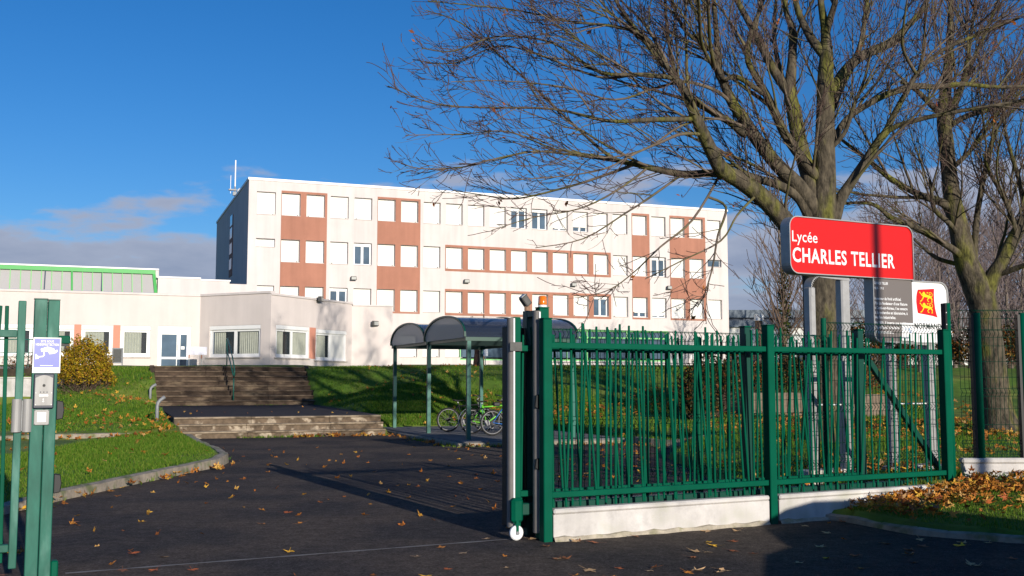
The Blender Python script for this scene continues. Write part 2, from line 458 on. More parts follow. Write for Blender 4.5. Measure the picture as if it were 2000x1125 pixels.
# ------------------------------------------------------------------ frames of the site
D = (.93216, .36205)                       # the direction of the main facade
FM = Fr((-16.53, 65.32), D)                # main building: left front corner
FA = Fr((-14.84, 50.0), D)                 # entrance wing, long face (a runs negative to the left)
FB = Fr((-14.84, 50.0), (3.813, -1.960))   # canted face
FC = Fr((-11.027, 48.04), (.4262, .9046))  # receding face
FD = Fr((-8.219, 54.0), D)                 # link block
FS = Fr((-19.53, 57.0), D)                 # glazed workshop roof
FT = Fr((-9.2, 28.95), D)                  # steps and landing
FK = Fr((-1.1, 26.7), D)                   # bike shelters
FF = Fr((.375, 10.7), (1.95, 1))           # street fence
FG = Fr((5.149, 14.80), (1.95, 1))         # school sign

# ------------------------------------------------------------------ terrain
def poly_sd(x, y, poly):
    """signed distance to a polygon (negative inside) and the nearest boundary point"""
    P = np.array(poly); Q = np.roll(P, -1, 0)
    best = np.full(x.shape, 1e9); bx = x.copy(); by = y.copy(); ins = np.zeros(x.shape, bool)
    for (ax, ay), (cx, cy) in zip(P, Q):
        dx, dy = cx - ax, cy - ay; L2 = dx * dx + dy * dy
        t = np.clip(((x - ax) * dx + (y - ay) * dy) / L2, 0, 1)
        qx, qy = ax + t * dx, ay + t * dy
        d = np.hypot(x - qx, y - qy); m = d < best
        best = np.where(m, d, best); bx = np.where(m, qx, bx); by = np.where(m, qy, by)
        c = ((ay > y) != (cy > y)) & (x < (cx - ax) * (y - ay) / ((cy - ay) if cy != ay else 1e-9) + ax)
        ins ^= c
    return np.where(ins, -best, best), bx, by

KERB_ISLAND = [(-6.6, 9.4), (-6.3, 11.2), (-6.2, 12.9), (-6.16, 14.4), (-5.96, 16.5), (-5.74, 18.35), (-5.56, 19.75), (-5.66, 20.7), (-6.16, 22.2), (-7.4, 25.2), (-8.4, 27.4)]
KERB_MOUND = [(3.30, 12.36), (3.72, 12.45), (3.95, 11.95), (4.25, 11.15), (5.07, 10.6), (6.3, 10.35), (9, 10.2), (14, 10.1)]
PADC = [FK.p(-.3, 7.6)[:2], FK.p(-.3, -.7)[:2]]
KERB_BACK = [FK.p(4.0, -.95)[:2], (3.5, 25.8), (4.2, 25.0), (5.6, 24.6), (7.5, 24.2)]
FENCE_OUT = [FF.p(-.02, -.02)[:2], FF.p(3.3, -.02)[:2]]
ASPH = [(-60, -40), (80, -40), (80, 9.9)] + KERB_MOUND[::-1] + [(3.3, 12.6), (3.35, 16), (3.3, 22), (4.2, 25.0), (3.5, 25.8), FK.p(4.0, -.95)[:2], FK.p(4.0, 7.65)[:2], FK.p(-.45, 7.65)[:2], FK.p(-.5, 6.4)[:2], FT.p(5.92, .1)[:2], FT.p(5.92, 13.75)[:2], FT.p(-.02, 13.75)[:2], FT.p(-.02, .1)[:2]] + KERB_ISLAND[::-1] + [(-30, 1.0), (-60, -10)]
CORR = [FT.p(0, .02)[:2], FT.p(5.9, .02)[:2], FT.p(5.9, 13.75)[:2], FT.p(0, 13.75)[:2]]

PY_ = [0, 10, 16, 22, 26, 30, 34, 38, 41, 43.5, 46, 52, 60, 80, 2000]
PZ_ = [.06, .09, .11, .13, .16, .30, .52, .95, 1.75, 2.10, 2.14, 2.15, 2.5, 2.55, 2.6]
def height(x, y):
    x = np.asarray(x, float); y = np.asarray(y, float)
    yy = y + np.where(x > 0, -np.minimum(x, 10) * .15, 0) * np.clip((y - 26) / 6, 0, 1)
    z = np.interp(yy, PY_, PZ_)
    bank = .34 * np.clip((x - 3.2) / 1.6, 0, 1) * np.clip((y - 12.9) / .6, 0, 1)
    z = np.maximum(z, bank)
    # mound outside the raised wall
    f = np.clip((x - 3.7) / 1.9, 0, 1) * (y < 13.5)
    z = z + f * .16 * np.clip((y - 10.5) / 2.4, 0, 1) ** .8
    z = z + 0.
    # upper lawn behind the low kerb on the approach side
    upk = 27.2 + (x + 9.95) * .62
    z = z + .12 * ((x < -8.9) & (y > upk))
    w_ = np.clip((-16.8 - x) / .8, 0, 1) * np.clip((y - 32) / 4, 0, 1) * np.clip((40.7 - y) / .1, 0, 1)
    z = z * (1 - w_) + np.minimum(z, .58) * w_
    la = (x - FT.o[0]) * FT.e[0] + (y - FT.o[1]) * FT.e[1]; lk = (x - FT.o[0]) * FT.n[0] + (y - FT.o[1]) * FT.n[1]
    up = np.clip(lk - 10.6, 0, 9) * .62
    z = np.where((la > 5.8) & (lk > 0) & (lk < 16), np.minimum(z, .60 + .36 * np.clip(la - 5.9, 0, 9) + up), z)
    z = np.where((la < .1) & (la > -6) & (lk > 0) & (lk < 16), np.minimum(z, .70 + .20 * np.clip(-la, 0, 9) + up), z)
    ka = (x - FK.o[0]) * FK.e[0] + (y - FK.o[1]) * FK.e[1]; kb = (x - FK.o[0]) * FK.n[0] + (y - FK.o[1]) * FK.n[1]
    ds = np.hypot(np.maximum(np.maximum(-.5 - ka, ka - 4.0), 0), np.maximum(np.maximum(-.95 - kb, kb - 7.65), 0))
    z = np.minimum(z, .10 + .24 * ds + np.clip(ds - 5, 0, 99))
    n = fbm(x * 1.6, y * 1.6, 3)
    return z + .018 * n * np.clip((y - 12) / 6, .3, 1.6) * np.clip((52 - y) / 8, 0, 1)

def spaced(a, b, step, far):
    return np.unique(np.concatenate([[-far, -far * .4, -far * .15], np.arange(a, b + 1e-6, step), [far * .15 + b, far * .4 + b, far + b]]))
gx = spaced(-27, 27, .24, 700)
gy = np.unique(np.concatenate([np.arange(8.5, 48, .24), np.arange(48, 82, 1.0), [90, 120, 200, 400, 900, 1800]]))
GX, GY = np.meshgrid(gx, gy)
sd, bx, by = poly_sd(GX, GY, ASPH)
sd2, bx2, by2 = poly_sd(GX, GY, CORR)
near = np.abs(sd) < .13
X2 = np.where(near, bx, GX); Y2 = np.where(near, by, GY)
near2 = (np.abs(sd2) < .13) & ~near
X2 = np.where(near2, bx2, X2); Y2 = np.where(near2, by2, Y2)
Z2 = height(X2, Y2)
Z2 = np.where((sd < -.12) & ~near, -.35, Z2)
Z2 = np.where((sd2 < -.12) & ~near2, -.35, Z2)
ny, nx = GX.shape
idx = np.arange(ny * nx).reshape(ny, nx)
Fq = np.stack([idx[:-1, :-1], idx[:-1, 1:], idx[1:, 1:], idx[1:, :-1]], -1).reshape(-1, 4)
cut = (Z2.ravel()[Fq] < -.3).all(1)
lawn = np_mesh('lawn', np.stack([X2, Y2, Z2], -1).reshape(-1, 3), Fq[~cut], 'lawn', smooth=True)
tag(lawn, kind='structure')
mb = MB(); mb.quad((-900, -900, -.6), (900, -900, -.6), (900, 1800, -.6), (-900, 1800, -.6))
tag(mb.build('ground', 'soil'), kind='structure')
mb = MB()
xs = np.arange(-60, 81, 2.5); ys = np.arange(-40, 42, 2.0)
for i in range(len(xs) - 1):
    for j in range(len(ys) - 1):
        mb.quad((xs[i], ys[j], 0), (xs[i + 1], ys[j], 0), (xs[i + 1], ys[j + 1], 0), (xs[i], ys[j + 1], 0))
tag(mb.build('drive', 'asphalt'), kind='structure')
# worn line of the gate track across the drive
mb = MB(FF)
k = 26
for i in range(k):
    a0, a1 = -4.45 + 4.2 * i / k, -4.45 + 4.2 * (i + 1) / k
    w0, w1 = .026 + .010 * math.sin(i * 1.7), .026 + .010 * math.sin((i + 1) * 1.7)
    mb.quad((a0, .28 - w0, .004), (a1, .28 - w1, .004), (a1, .28 + w1, .004), (a0, .28 + w0, .004))
tag(mb.build('gate_track_line', 'seam'), kind='structure')

def kerb_line(name, pts, w, zfun, side, seg=.9, up=.0, gap=.012, mat='kerb'):
    """kerb stones along a line; side +1 puts the stone to the left of travel"""
    mb = MB(); P = [Vector((*p, 0)) for p in pts]
    # resample
    L = [0]
    for a, b in zip(P, P[1:]): L.append(L[-1] + (b - a).length)
    n = max(1, int(L[-1] / .3)); samp = []
    for i in range(n + 1):
        s = L[-1] * i / n
        j = max(k for k in range(len(L)) if L[k] <= s + 1e-9); j = min(j, len(P) - 2)
        t = (s - L[j]) / (L[j + 1] - L[j]); samp.append(P[j].lerp(P[j + 1], t))
    rr = random.Random(len(pts))
    off = []
    for i, p in enumerate(samp):
        t = (samp[min(i + 1, n)] - samp[max(i - 1, 0)]).normalized(); off.append(Vector((-t.y, t.x, 0)) * side)
    top = [zfun(p.x, p.y) + up + rr.uniform(-.008, .012) for p in samp]
    iv = []
    for i, p in enumerate(samp):
        o = off[i]; j = rr.uniform(-.008, .008)
        row = [p + o * (-.03), p + o * (-.03), p + o * (w * .2 + j), p + o * (w * .85 + j), p + o * (w + j)]
        zz = [-.1, top[i] + .012, top[i] + .02, top[i] + .008, -.1]
        k = len(mb.v)
        for q, z in zip(row, zz): mb.v.append((q.x, q.y, z))
        mb.v[-2] = (row[3].x, row[3].y, top[i] + .004)
        iv.append(k)
    for a, b in zip(iv, iv[1:]):
        for q in range(4): mb.f.append((a + q, b + q, b + q + 1, a + q + 1))
    mb.f.append(tuple(iv[0] + q for q in range(5))); mb.f.append(tuple(iv[-1] + q for q in range(5))[::-1])
    return tag(mb.build(name, mat, fix=True), kind='structure')
hz = lambda x, y: float(height(x, y))
kerb_line('kerb', KERB_ISLAND, .15, hz, -1)
kerb_line('kerb', KERB_MOUND, .11, lambda x, y: .05, -1)
kerb_line('kerb', KERB_BACK, .15, hz, -1)
kerb_line('kerb', [(-13.2, 25.2), (-10.6, 26.8), (-9.95, 27.2), (-9.15, 28.35)], .14, lambda x, y: .255, -1)
# concrete slab under the shelters
mb = MB(FK); mb.box(-.42, 4.0, -.8, 7.7, -.2, .12)
tag(mb.build('shelter_slab', 'slab', bevel=.02), kind='structure')
mb = MB(FK); mb.box(-.58, -.424, -.95, 7.7, -.2, .085); mb.box(-.42, 4.0, -.95, -.804, -.2, .085)
tag(mb.build('kerb', 'kerb', bevel=.02), kind='structure')
# terrace in front of the entrance
mb = MB(FT); mb.box(-.1, 6.0, 13.72, 16.2, 1.2, 2.165); mb.box(-7, 8, 16.2, 30, 1.2, 2.165)
tag(mb.build('terrace', 'slab'), kind='structure')

# ------------------------------------------------------------------ steps
def steps(name, k0, n, z0, rise, tread, label, base, mat):
    t = empty(name, FT.p(2.95, k0, base), label, 'steps', rz=FT.rz)
    rr = random.Random(n)
    for i in range(n):
        mb = MB(FT); nb_ = MB(FT); zt = z0 + rise * (i + 1)
        a = -.02
        # each step a row of cast blocks, uneven and slightly worn
        cuts = [0]; 
        while cuts[-1] < 5.9: cuts.append(cuts[-1] + rr.uniform(1.8, 2.4))
        cuts[-1] = 5.9
        for c0, c1 in zip(cuts, cuts[1:]):
            j = rr.uniform(-.012, .012); jz = rr.uniform(-.008, .006)
            mb.box(c0 + .001, c1 - .001, k0 + i * tread + j, k0 + (i + 1) * tread + .12, base - .25, zt - .055)
            nb_.box(c0 + .001, c1 - .001, k0 + i * tread - .04 + j, k0 + (i + 1) * tread + .1, zt - .05, zt + jz)
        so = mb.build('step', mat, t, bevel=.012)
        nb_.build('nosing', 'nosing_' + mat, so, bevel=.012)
    return t
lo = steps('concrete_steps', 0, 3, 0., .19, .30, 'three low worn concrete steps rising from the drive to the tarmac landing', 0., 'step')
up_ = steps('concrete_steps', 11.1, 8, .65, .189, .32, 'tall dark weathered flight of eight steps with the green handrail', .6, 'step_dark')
for a in (-.16, 5.9):
    mb = MB(FT)
    i = len(mb.v)
    pts = [(11.0, .55), (13.7, 2.0), (13.75, 2.19), (13.6, 2.2), (11.0, .78)]
    for aa in (a, a + .16):
        for k_, z_ in pts: mb.v.append(FT.p(aa, k_, z_))
    n = len(pts); mb.f.append(tuple(range(i, i + n))); mb.f.append(tuple(range(i + 2 * n - 1, i + n - 1, -1)))
    for q in range(n): mb.f.append((i + q, i + n + q, i + n + (q + 1) % n, i + (q + 1) % n))
    mb.build('side_kerb', 'step_dark', up_, fix=True)
mb = MB(FT)
mb.box(0, 5.9, .9, 11.12, -.1, .572)
o = tag(mb.build('landing', 'tarmac2'), kind='structure')
me = o.data
mb = MB(FT)   # tilted tarmac skin of the landing
for i in range(10):
    b0, b1 = .93 + 1.02 * i, .93 + 1.02 * (i + 1)
    f = lambda b: .576 + .08 * (b - .93) / 10.2
    mb.quad((0, b0, f(b0)), (5.9, b0, f(b0)), (5.9, b1, f(b1)), (0, b1, f(b1)))
tag(mb.build('landing_surface', 'tarmac2'), kind='structure')

# handrail
hr = empty('handrail', FT.p(2.8, 11.25, .84), 'green tubular handrail loop in the middle of the tall flight', 'handrail', rz=FT.rz)
mb = MB(FT); a = 2.8
mb.tube([(a, 11.2, .83), (a, 11.2, 1.72)], .025); mb.build('post', 'green_mid', hr, smooth=True)
mb = MB(FT); mb.tube([(a, 13.75, 2.15), (a, 13.75, 2.75)], .025); mb.build('post', 'green_mid', hr, smooth=True)
mb = MB(FT)
loop = [(a, 11.2, 1.70), (a, 11.05, 1.80), (a, 11.0, 1.92), (a, 11.06, 2.02), (a, 11.3, 2.22), (a, 12.5, 2.86), (a, 13.7, 3.28), (a, 13.95, 3.30), (a, 14.02, 3.2), (a, 13.9, 3.02), (a, 13.75, 2.78), (a, 12.6, 2.36), (a, 11.2, 1.72)]
mb.tube(loop, .025); mb.build('rail_loop', 'green_mid', hr, smooth=True)

# two bent steel posts beside the steps
for (u, k, h, base, lab) in ((-.42, 1.2, .92, .22, 'grey steel post with a bent top beside the three low steps'), (-.22, 10.9, .74, .72, 'grey steel post with a bent top at the foot of the tall flight')):
    mb = MB(FT)
    mb.tube([(u, k, base - .2), (u, k, base + h * .72), (u + .02, k, base + h * .82), (u + .08, k, base + h * .9), (u + .2, k, base + h * 1.0)], .05, 10)
    tag(mb.build('bent_post', 'steel', smooth=True, org=FT.p(u, k, base)), lab, 'post', 'bent steel posts beside the steps')

# ------------------------------------------------------------------ facade tools
def facade(mb, a0, a1, z0, z1, holes, b=0., depth=.14):
    """front wall with openings and their reveals"""
    A = sorted({a0, a1, *[h[0] for h in holes], *[h[1] for h in holes]}); Z = sorted({z0, z1, *[h[2] for h in holes], *[h[3] for h in holes]})
    A = [a for a in A if a0 <= a <= a1]; Z = [z for z in Z if z0 <= z <= z1]
    for i in range(len(A) - 1):
        # merge vertical runs
        run = None
        for j in range(len(Z) - 1):
            am, zm = (A[i] + A[i + 1]) / 2, (Z[j] + Z[j + 1]) / 2
            hole = any(h[0] < am < h[1] and h[2] < zm < h[3] for h in holes)
            if not hole:
                run = [Z[j], Z[j + 1]] if run is None else [run[0], Z[j + 1]]
            if (hole or j == len(Z) - 2) and run:
                mb.quad((A[i], b, run[0]), (A[i + 1], b, run[0]), (A[i + 1], b, run[1]), (A[i], b, run[1])); run = None
    for h0, h1, c0, c1 in holes:
        c0_, c1_ = max(c0, z0), min(c1, z1)
        if c1_ <= c0_: continue
        mb.quad((h0, b, c0_), (h0, b, c1_), (h0, b + depth, c1_), (h0, b + depth, c0_))
        mb.quad((h1, b, c1_), (h1, b, c0_), (h1, b + depth, c0_), (h1, b + depth, c1_))
        mb.quad((h0, b, c1_), (h1, b, c1_), (h1, b + depth, c1_), (h0, b + depth, c1_))
        mb.quad((h0, b, c0_), (h0, b + depth, c0_), (h1, b + depth, c0_), (h1, b, c0_))

def ringframe(mb, a0, a1, z0, z1, b, w=.06, t=.05):
    mb.box(a0, a1, b, b + t, z0, z0 + w); mb.box(a0, a1, b, b + t, z1 - w, z1)
    mb.box(a0, a0 + w, b, b + t, z0 + w, z1 - w); mb.box(a1 - w, a1, b, b + t, z0 + w, z1 - w)

def window(fr, parent, a0, a1, z0, z1, b, kind, drop=.25, rr=random.Random(3)):
    """one window: frame with shutter and / or panes"""
    mb = MB(fr); box = .17
    ringframe(mb, a0, a1, z0, z1, b + .05)
    glass = kind in ('glass', 'drop', 'small', 'smallglass', 'curtain', 'curtain1')
    am = (a0 + a1) / 2
    if kind in ('glass', 'drop', 'curtain'): mb.box(am - .035, am + .035, b + .045, b + .1, z0 + .06, z1 - .06)
    if kind in ('glass', 'curtain', 'curtain1'): mb.box(a0 + .01, a1 - .01, b + .02, b + .12, z1 - box, z1 - .005)
    if kind in ('glass', 'drop', 'curtain'):
        for q0, q1 in ((a0 + .06, am - .035), (am + .035, a1 - .06)):
            ringframe(mb, q0, q1, z0 + .06, (z1 - box) if kind != 'drop' else z1 - .06, b + .06, .042, .03)
    w = mb.build('window', 'pvc', parent)
    if kind in ('shut', 'drop'):
        m = MB(fr); c0 = z0 + (.055 if kind == 'shut' else drop)
        m.box(a0 + .035, a1 - .035, b + .012, b + .04, c0, z1 - .03)
        m.box(a0 + .035, a1 - .035, b + .006, b + .046, c0, c0 + .045)
        m.build('shutter', 'shutter', w)
        if fr is FM and rr.random() < .7:
            m = MB(fr); q = a0 + .12 if rr.random() < .5 else a1 - .18; m.box(q, q + .07, b - .03, b + .005, c0 + .005, c0 + .05); m.build('stop', 'black', w)
    if glass:
        if kind in ('small', 'smallglass', 'curtain1'):
            m = MB(fr); m.box(a0 + .06, a1 - .06, b + .075, b + .085, z0 + .06, z1 - .06)
            m.build('pane', 'glass' if kind != 'small' else 'glass_lit', w)
        else:
            for q0, q1 in ((a0 + .10, am - .075), (am + .075, a1 - .10)):
                m = MB(fr); m.box(q0, q1, b + .075, b + .085, z0 + .10, z1 - .205)
                m.build('pane', 'glass', w)
    return w

# ------------------------------------------------------------------ main school building
main = empty('school_building', FM.p(17.5, 0, 2.5), 'four storey pale pink school block with terracotta bands and white shutters', 'building', rz=FM.rz)
cols = [(.5 + 1.56 * i, 1.68 + 1.56 * i) for i in range(22)]
ROW = {3: 13.48, 2: 10.51, 1: 7.54, 0: 4.57}
wins = []
spec = {(3, 12): 'glass', (3, 13): 'glass', (3, 14): ('drop', .17), (3, 15): ('drop', .36), (2, 5): 'glass', (2, 19): 'glass', (2, 1): 'small', (2, 22): 'smallglass', (1, 4): 'glass', (1, 16): 'glass', (1, 18): ('drop', .36), (1, 19): ('drop', .17)}
for r in (3, 2, 1):
    for i, (c0, c1) in enumerate(cols):
        s = spec.get((r, i + 1), 'shut'); dr = .25
        if isinstance(s, tuple): s, dr = s
        zt = ROW[r]; zb = zt - 1.46
        if s.startswith('small'): zb = zt - .55
        wins.append((c0, c1, zb, zt, s, dr))
for i in (6, 7, 8): wins.append((*cols[i], ROW[0] - 1.46, ROW[0], 'shut', .2))
for i in (19, 20, 21): wins.append((*cols[i], ROW[0] - 1.46, ROW[0], 'shut', .2))
holes = [w[:4] for w in wins]
GL = (14.0, 29.72, 2.95, 5.05)
mb = MB(FM)
facade(mb, 0, 35, 1.5, 14.18, holes + [GL], 0, .30)
# other walls and the back of the openings
mb.quad((0, 0, 1.5), (0, 0, 14.18), (0, 20, 14.18), (0, 20, 1.5))
mb.quad((35, 0, 14.18), (35, 0, 1.5), (35, 14, 1.5), (35, 14, 14.18))
mb.quad((0, 20, 1.5), (0, 20, 14.18), (35, 14, 14.18), (35, 14, 1.5))
mb.build('wall', 'stucco', main)
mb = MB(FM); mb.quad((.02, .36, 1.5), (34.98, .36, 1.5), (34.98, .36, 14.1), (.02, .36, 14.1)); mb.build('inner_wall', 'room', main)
mb = MB(FM); mb.quad((0, 0, 14.17), (35, 0, 14.17), (35, 14, 14.17), (0, 20, 14.17)); mb.build('roof', 'roof', main)
mb = MB(FM)
mb.box(-.06, 35.06, -.06, .3, 14.18, 14.34); mb.box(-.06, .3, .3, 20, 14.18, 14.34); mb.box(34.7, 35.06, .3, 14, 14.18, 14.34)
mb.build('roof_coping', 'coping', main, bevel=.01)
for (a0, a1, z0, z1) in ((2.03, 4.95, 5.98, 13.62), (8.27, 11.19, 5.98, 13.62), (12.93, 25.27, 8.90, 10.66), (12.93, 25.27, 5.93, 7.69), (26.97, 28.40, 5.96, 13.62), (30.08, 33.07, 5.96, 13.62)):
    mb = MB(FM); hs = [h for h in holes if h[0] > a0 - .3 and h[1] < a1 + .3]
    facade(mb, a0, a1, z0, z1, hs, -.03, .029)
    for e in ((a0, 1), (a1, -1)):
        mb.quad((e[0], -.03, z0), (e[0], -.03, z1), (e[0], -.001, z1), (e[0], -.001, z0))
    mb.quad((a0, -.03, z1), (a1, -.03, z1), (a1, -.001, z1), (a0, -.001, z1)); mb.quad((a0, -.03, z0), (a1, -.03, z0), (a1, -.001, z0), (a0, -.001, z0))
    mb.build('terracotta_panel', 'terra', main)
for w in wins:
    wo = window(FM, main, *w[:4], .18, w[4], w[5])
    mb = MB(FM); mb.box(w[0] + .002, w[1] - .002, -.045, .22, w[2] + .001, w[2] + .03); mb.build('sill', 'stucco', wo)
# ground floor glazed front with bright green joinery
gz = MB(FM); gz.box(GL[0], GL[1], .09, .1, GL[2] + .2, GL[3] - .05); gf = gz.build('glazed_front', 'glass', main)
mb = MB(FM)
for i in range(11): mb.box(14.0 + 1.56 * i, 14.07 + 1.56 * i, .02, .14, GL[2], GL[3])
for z in (GL[2], 4.05, GL[3] - .5): mb.box(GL[0], GL[1], .03, .13, z, z + .09)
mb.box(GL[0] - .1, GL[1] + .1, -.06, .05, GL[3] - .02, GL[3] + .1)
mb.build('joinery', 'lime_pale', gf)
mb = MB(FM)
rr = random.Random(5)
for i in range(10):
    for c in range(2):
        if rr.random() < .75:
            x0 = 14.12 + 1.56 * i + .72 * c; mb.box(x0, x0 + rr.uniform(.3, .62), .25, .27, 3.2, 3.2 + rr.uniform(.4, 1.0))
mb.build('interior_panel', 'pvc', gf)
# stair slit on the shaded end wall
mb = MB(FM); mb.box(-.03, .0, 8.2, 10.2, 8.9, 13.2); sl = mb.build('stair_strip', 'terra', main)
mb = MB(FM)
for z in (9.4, 10.5, 11.6, 12.5): mb.box(-.05, -.032, 8.5, 9.9, z, z + .75)
mb.build('pane', 'glass', sl)

# wall lamps and roof fittings
def floodlight(fr, a, b, z, label, tilt=.12, turn=0., grp='floodlights on the school walls'):
    t = empty('floodlight', fr.p(a, b, z), label, 'floodlight', grp, rz=fr.rz + turn)
    f2 = Fr(fr.p(a, b)[:2], (math.cos(fr.rz + turn), math.sin(fr.rz + turn)), z)
    m = MB(f2); m.box(-.03, .03, -.12, 0, -.05, .03); m.box(-.08, .08, -.02, 0, -.08, .08); m.build('bracket', 'floodgrey', t)
    m = MB(f2); m.prism([(-.2, -.12), (.2, -.12), (.17, .13), (-.17, .13)], -.28, -.1); m.build('housing', 'floodgrey', t, bevel=.02, fix=True)
    m = MB(f2); m.box(-.15, .15, -.292, -.281, -.09, .09); m.build('lens', 'lamp_glass', t)
for a, z, lab in ((6.7, 8.17, 'grey floodlight on the pale strip between the two terracotta columns'), (14.4, 8.24, 'grey floodlight under the start of the long upper terracotta band'), (22.3, 8.27, 'grey floodlight below the end of the long upper terracotta band'), (29.9, 8.30, 'grey floodlight beside the double terracotta column at the far end')):
    floodlight(FM, a, 0, z, lab)
an = empty('roof_antenna', FM.p(.2, 9.5, 14.3), 'tall thin white aerial on the roof edge of the school', 'antenna')
mb = MB(FM); mb.tube([(.2, 9.5, 14.2), (.2, 9.5, 15.4)], .05); mb.build('mast', 'steel', an)
mb = MB(FM); mb.tube([(.2, 9.5, 15.4), (.2, 9.5, 17.3)], .045); mb.tube([(-.1, 9.6, 14.9), (-.1, 9.6, 16.2)], .02); mb.build('whip', 'white', an)
mb = MB(FM); mb.box(-.25, .3, 9.4, 9.6, 15.1, 15.2); mb.box(.05, .3, 9.4, 9.6, 14.75, 15.0); mb.build('clamp', 'steel', an)
dm = empty('roof_dome', FM.p(.5, 8.2, 14.3), 'small white domed vent on the roof edge beside the aerial', 'vent')
mb = MB(FM); mb.tube([(.5, 8.2, 14.3), (.5, 8.2, 14.75)], .12); mb.build('pipe', 'steel', dm)
mb = MB(FM); mb.tube([(.5, 8.2, 14.72), (.5, 8.2, 14.8), (.5, 8.2, 14.95), (.5, 8.2, 15.05), (.5, 8.2, 15.1)], [.3, .34, .3, .18, .04], 16); mb.build('cap', 'white', dm, smooth=True)

# ------------------------------------------------------------------ entrance wing
wing = empty('entrance_wing', FA.p(-4, 0, 2.1), 'low single storey wing with flat roof, curtained windows and glass entrance door', 'building', rz=FA.rz)
AW = [(-8.54, -7.22), (-6.95, -5.53), (-5.20, -3.86), (-3.52, -2.22)]
DOOR = (-1.88, -.40, 2.1, 4.14)
BW = (.60, 3.70, 2.68, 4.16); CW = [(.40, 2.95, 2.66, 4.16), (3.48, 6.12, 2.58, 4.10)]
mb = MB(FA)
A_h = [(a, b, 2.70, 4.12) for a, b in AW] + [DOOR, (-10.6, -9.2, 2.7, 4.12), (-13.1, -11.7, 2.7, 4.12)]
facade(mb, -16, 0, 1.5, 5.58, A_h, 0, .16)
mb.fr = FB; facade(mb, 0, 4.287, 1.5, 5.58, [BW], 0, .16)
mb.fr = FC; facade(mb, 0, 6.589, 1.5, 5.5, CW, 0, .16)
mb.fr = FD; mb.quad((0, 0, 1.5), (2.14, 0, 1.5), (2.14, 0, 5.42), (0, 0, 5.42)); mb.quad((2.14, 0, 1.5), (2.14, 14, 1.5), (2.14, 14, 5.42), (2.14, 0, 5.42))
mb.build('wall', 'stucco_wing', wing)
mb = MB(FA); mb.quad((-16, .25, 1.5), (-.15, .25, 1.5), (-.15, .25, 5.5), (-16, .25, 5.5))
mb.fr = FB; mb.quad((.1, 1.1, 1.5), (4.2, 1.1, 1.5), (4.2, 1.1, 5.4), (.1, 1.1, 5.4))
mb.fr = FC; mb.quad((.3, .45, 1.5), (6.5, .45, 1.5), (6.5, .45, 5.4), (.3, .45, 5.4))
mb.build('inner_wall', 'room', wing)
mb = MB()
rp = [FA.p(-16, 0), FA.p(0, 0), FB.p(4.287, 0), FC.p(6.589, 0), FD.p(2.14, 0), FD.p(2.14, 12), FA.p(-16, 8)]
mb.v = [(p[0], p[1], 5.45) for p in rp]; mb.f = [tuple(range(len(rp)))]
mb.build('roof', 'roof', wing)
mb = MB(FA); mb.box(-16, .02, -.05, .25, 5.58, 5.69)
mb.fr = FB; mb.box(.0, 4.30, -.05, .25, 5.582, 5.692)
mb.fr = FC; mb.box(.0, 6.6, -.05, .25, 5.50, 5.60)
mb.fr = FD; mb.box(.03, 2.19, -.05, .25, 5.42, 5.50); mb.box(1.9, 2.19, .25, 12, 5.42, 5.50)
mb.build('roof_coping', 'stucco', wing, bevel=.01)
for fr_, a0, a1 in ((FA, -7.2, -6.98), (FA, -5.51, -5.22), (FA, -3.84, -3.54), (FA, -9.15, -8.56), (FC, 2.97, 3.46)):
    mb = MB(fr_); mb.box(a0, a1, -.012, .03, 2.64, 4.15); mb.build('salmon_panel', 'terra_wing', wing)

def curtain(fr, par, a0, a1, z0, z1, b, amp=.03, pitch=.12):
    mb = MB(fr); n = max(4, int((a1 - a0) / .02)); i = len(mb.v)
    for k in range(n + 1):
        a = a0 + (a1 - a0) * k / n
        bb = b + amp * math.sin(2 * math.pi * a / pitch + .7 * math.sin(a * 5))
        mb.P(a, bb, z0); mb.P(a, bb, z1)
    for k in range(n): mb.f.append((i + 2 * k, i + 2 * k + 2, i + 2 * k + 3, i + 2 * k + 1))
    return mb.build('curtain', 'curtain', par, smooth=True)
M['clear'] = smoked('clear window glass', (.10, .13, .15), .16, .05, (.97, .98, .98, 1))
def wing_window(fr, h, leaves, curtains, blank=()):
    a0, a1, z0, z1 = h
    mb = MB(fr); b = .06
    ringframe(mb, a0, a1, z0, z1, b, .07, .07)
    n = len(leaves)
    for q0, q1 in leaves:
        ringframe(mb, q0, q1, z0 + .07, z1 - .2, b + .015, .085, .05)
    w = mb.build('window', 'pvc', wing)
    m = MB(fr); m.box(a0 - .01, a1 + .01, b - .05, b + .08, z1 - .2, z1 + .0); m.build('shutter_box', 'pvc', w, bevel=.02)
    m = MB(fr); m.box(a0 - .12, a1 + .04, -.07, .1, z0 - .06, z0 - .003); m.build('sill', 'sill', w)
    for i, (q0, q1) in enumerate(leaves):
        m = MB(fr); m.box(q0 + .085, q1 - .085, b + .03, b + .037, z0 + .155, z1 - .285)
        m.build('pane', 'shutter' if i in blank else 'clear', w)
    for c in curtains: curtain(fr, w, c[0], c[1], z0 + .1, z1 - .2, .15 if fr is not FB else .17)
for a0, a1 in AW: wing_window(FA, (a0, a1, 2.70, 4.12), [(a0 + .07, a1 - .07)], [(a0 + .1, a1 - .38)])
wing_window(FB, BW, [(BW[0] + .07, 2.15), (2.15, BW[1] - .07)], [(BW[0] + .15, 1.52), (2.3, 3.45)])
wing_window(FC, CW[0], [(.47, 1.66), (1.66, 2.88)], [(.5, 1.2), (1.8, 2.85)])
wing_window(FC, CW[1], [(3.55, 4.75), (4.75, 6.05)], [(3.5, 4.45)], blank=(1,))
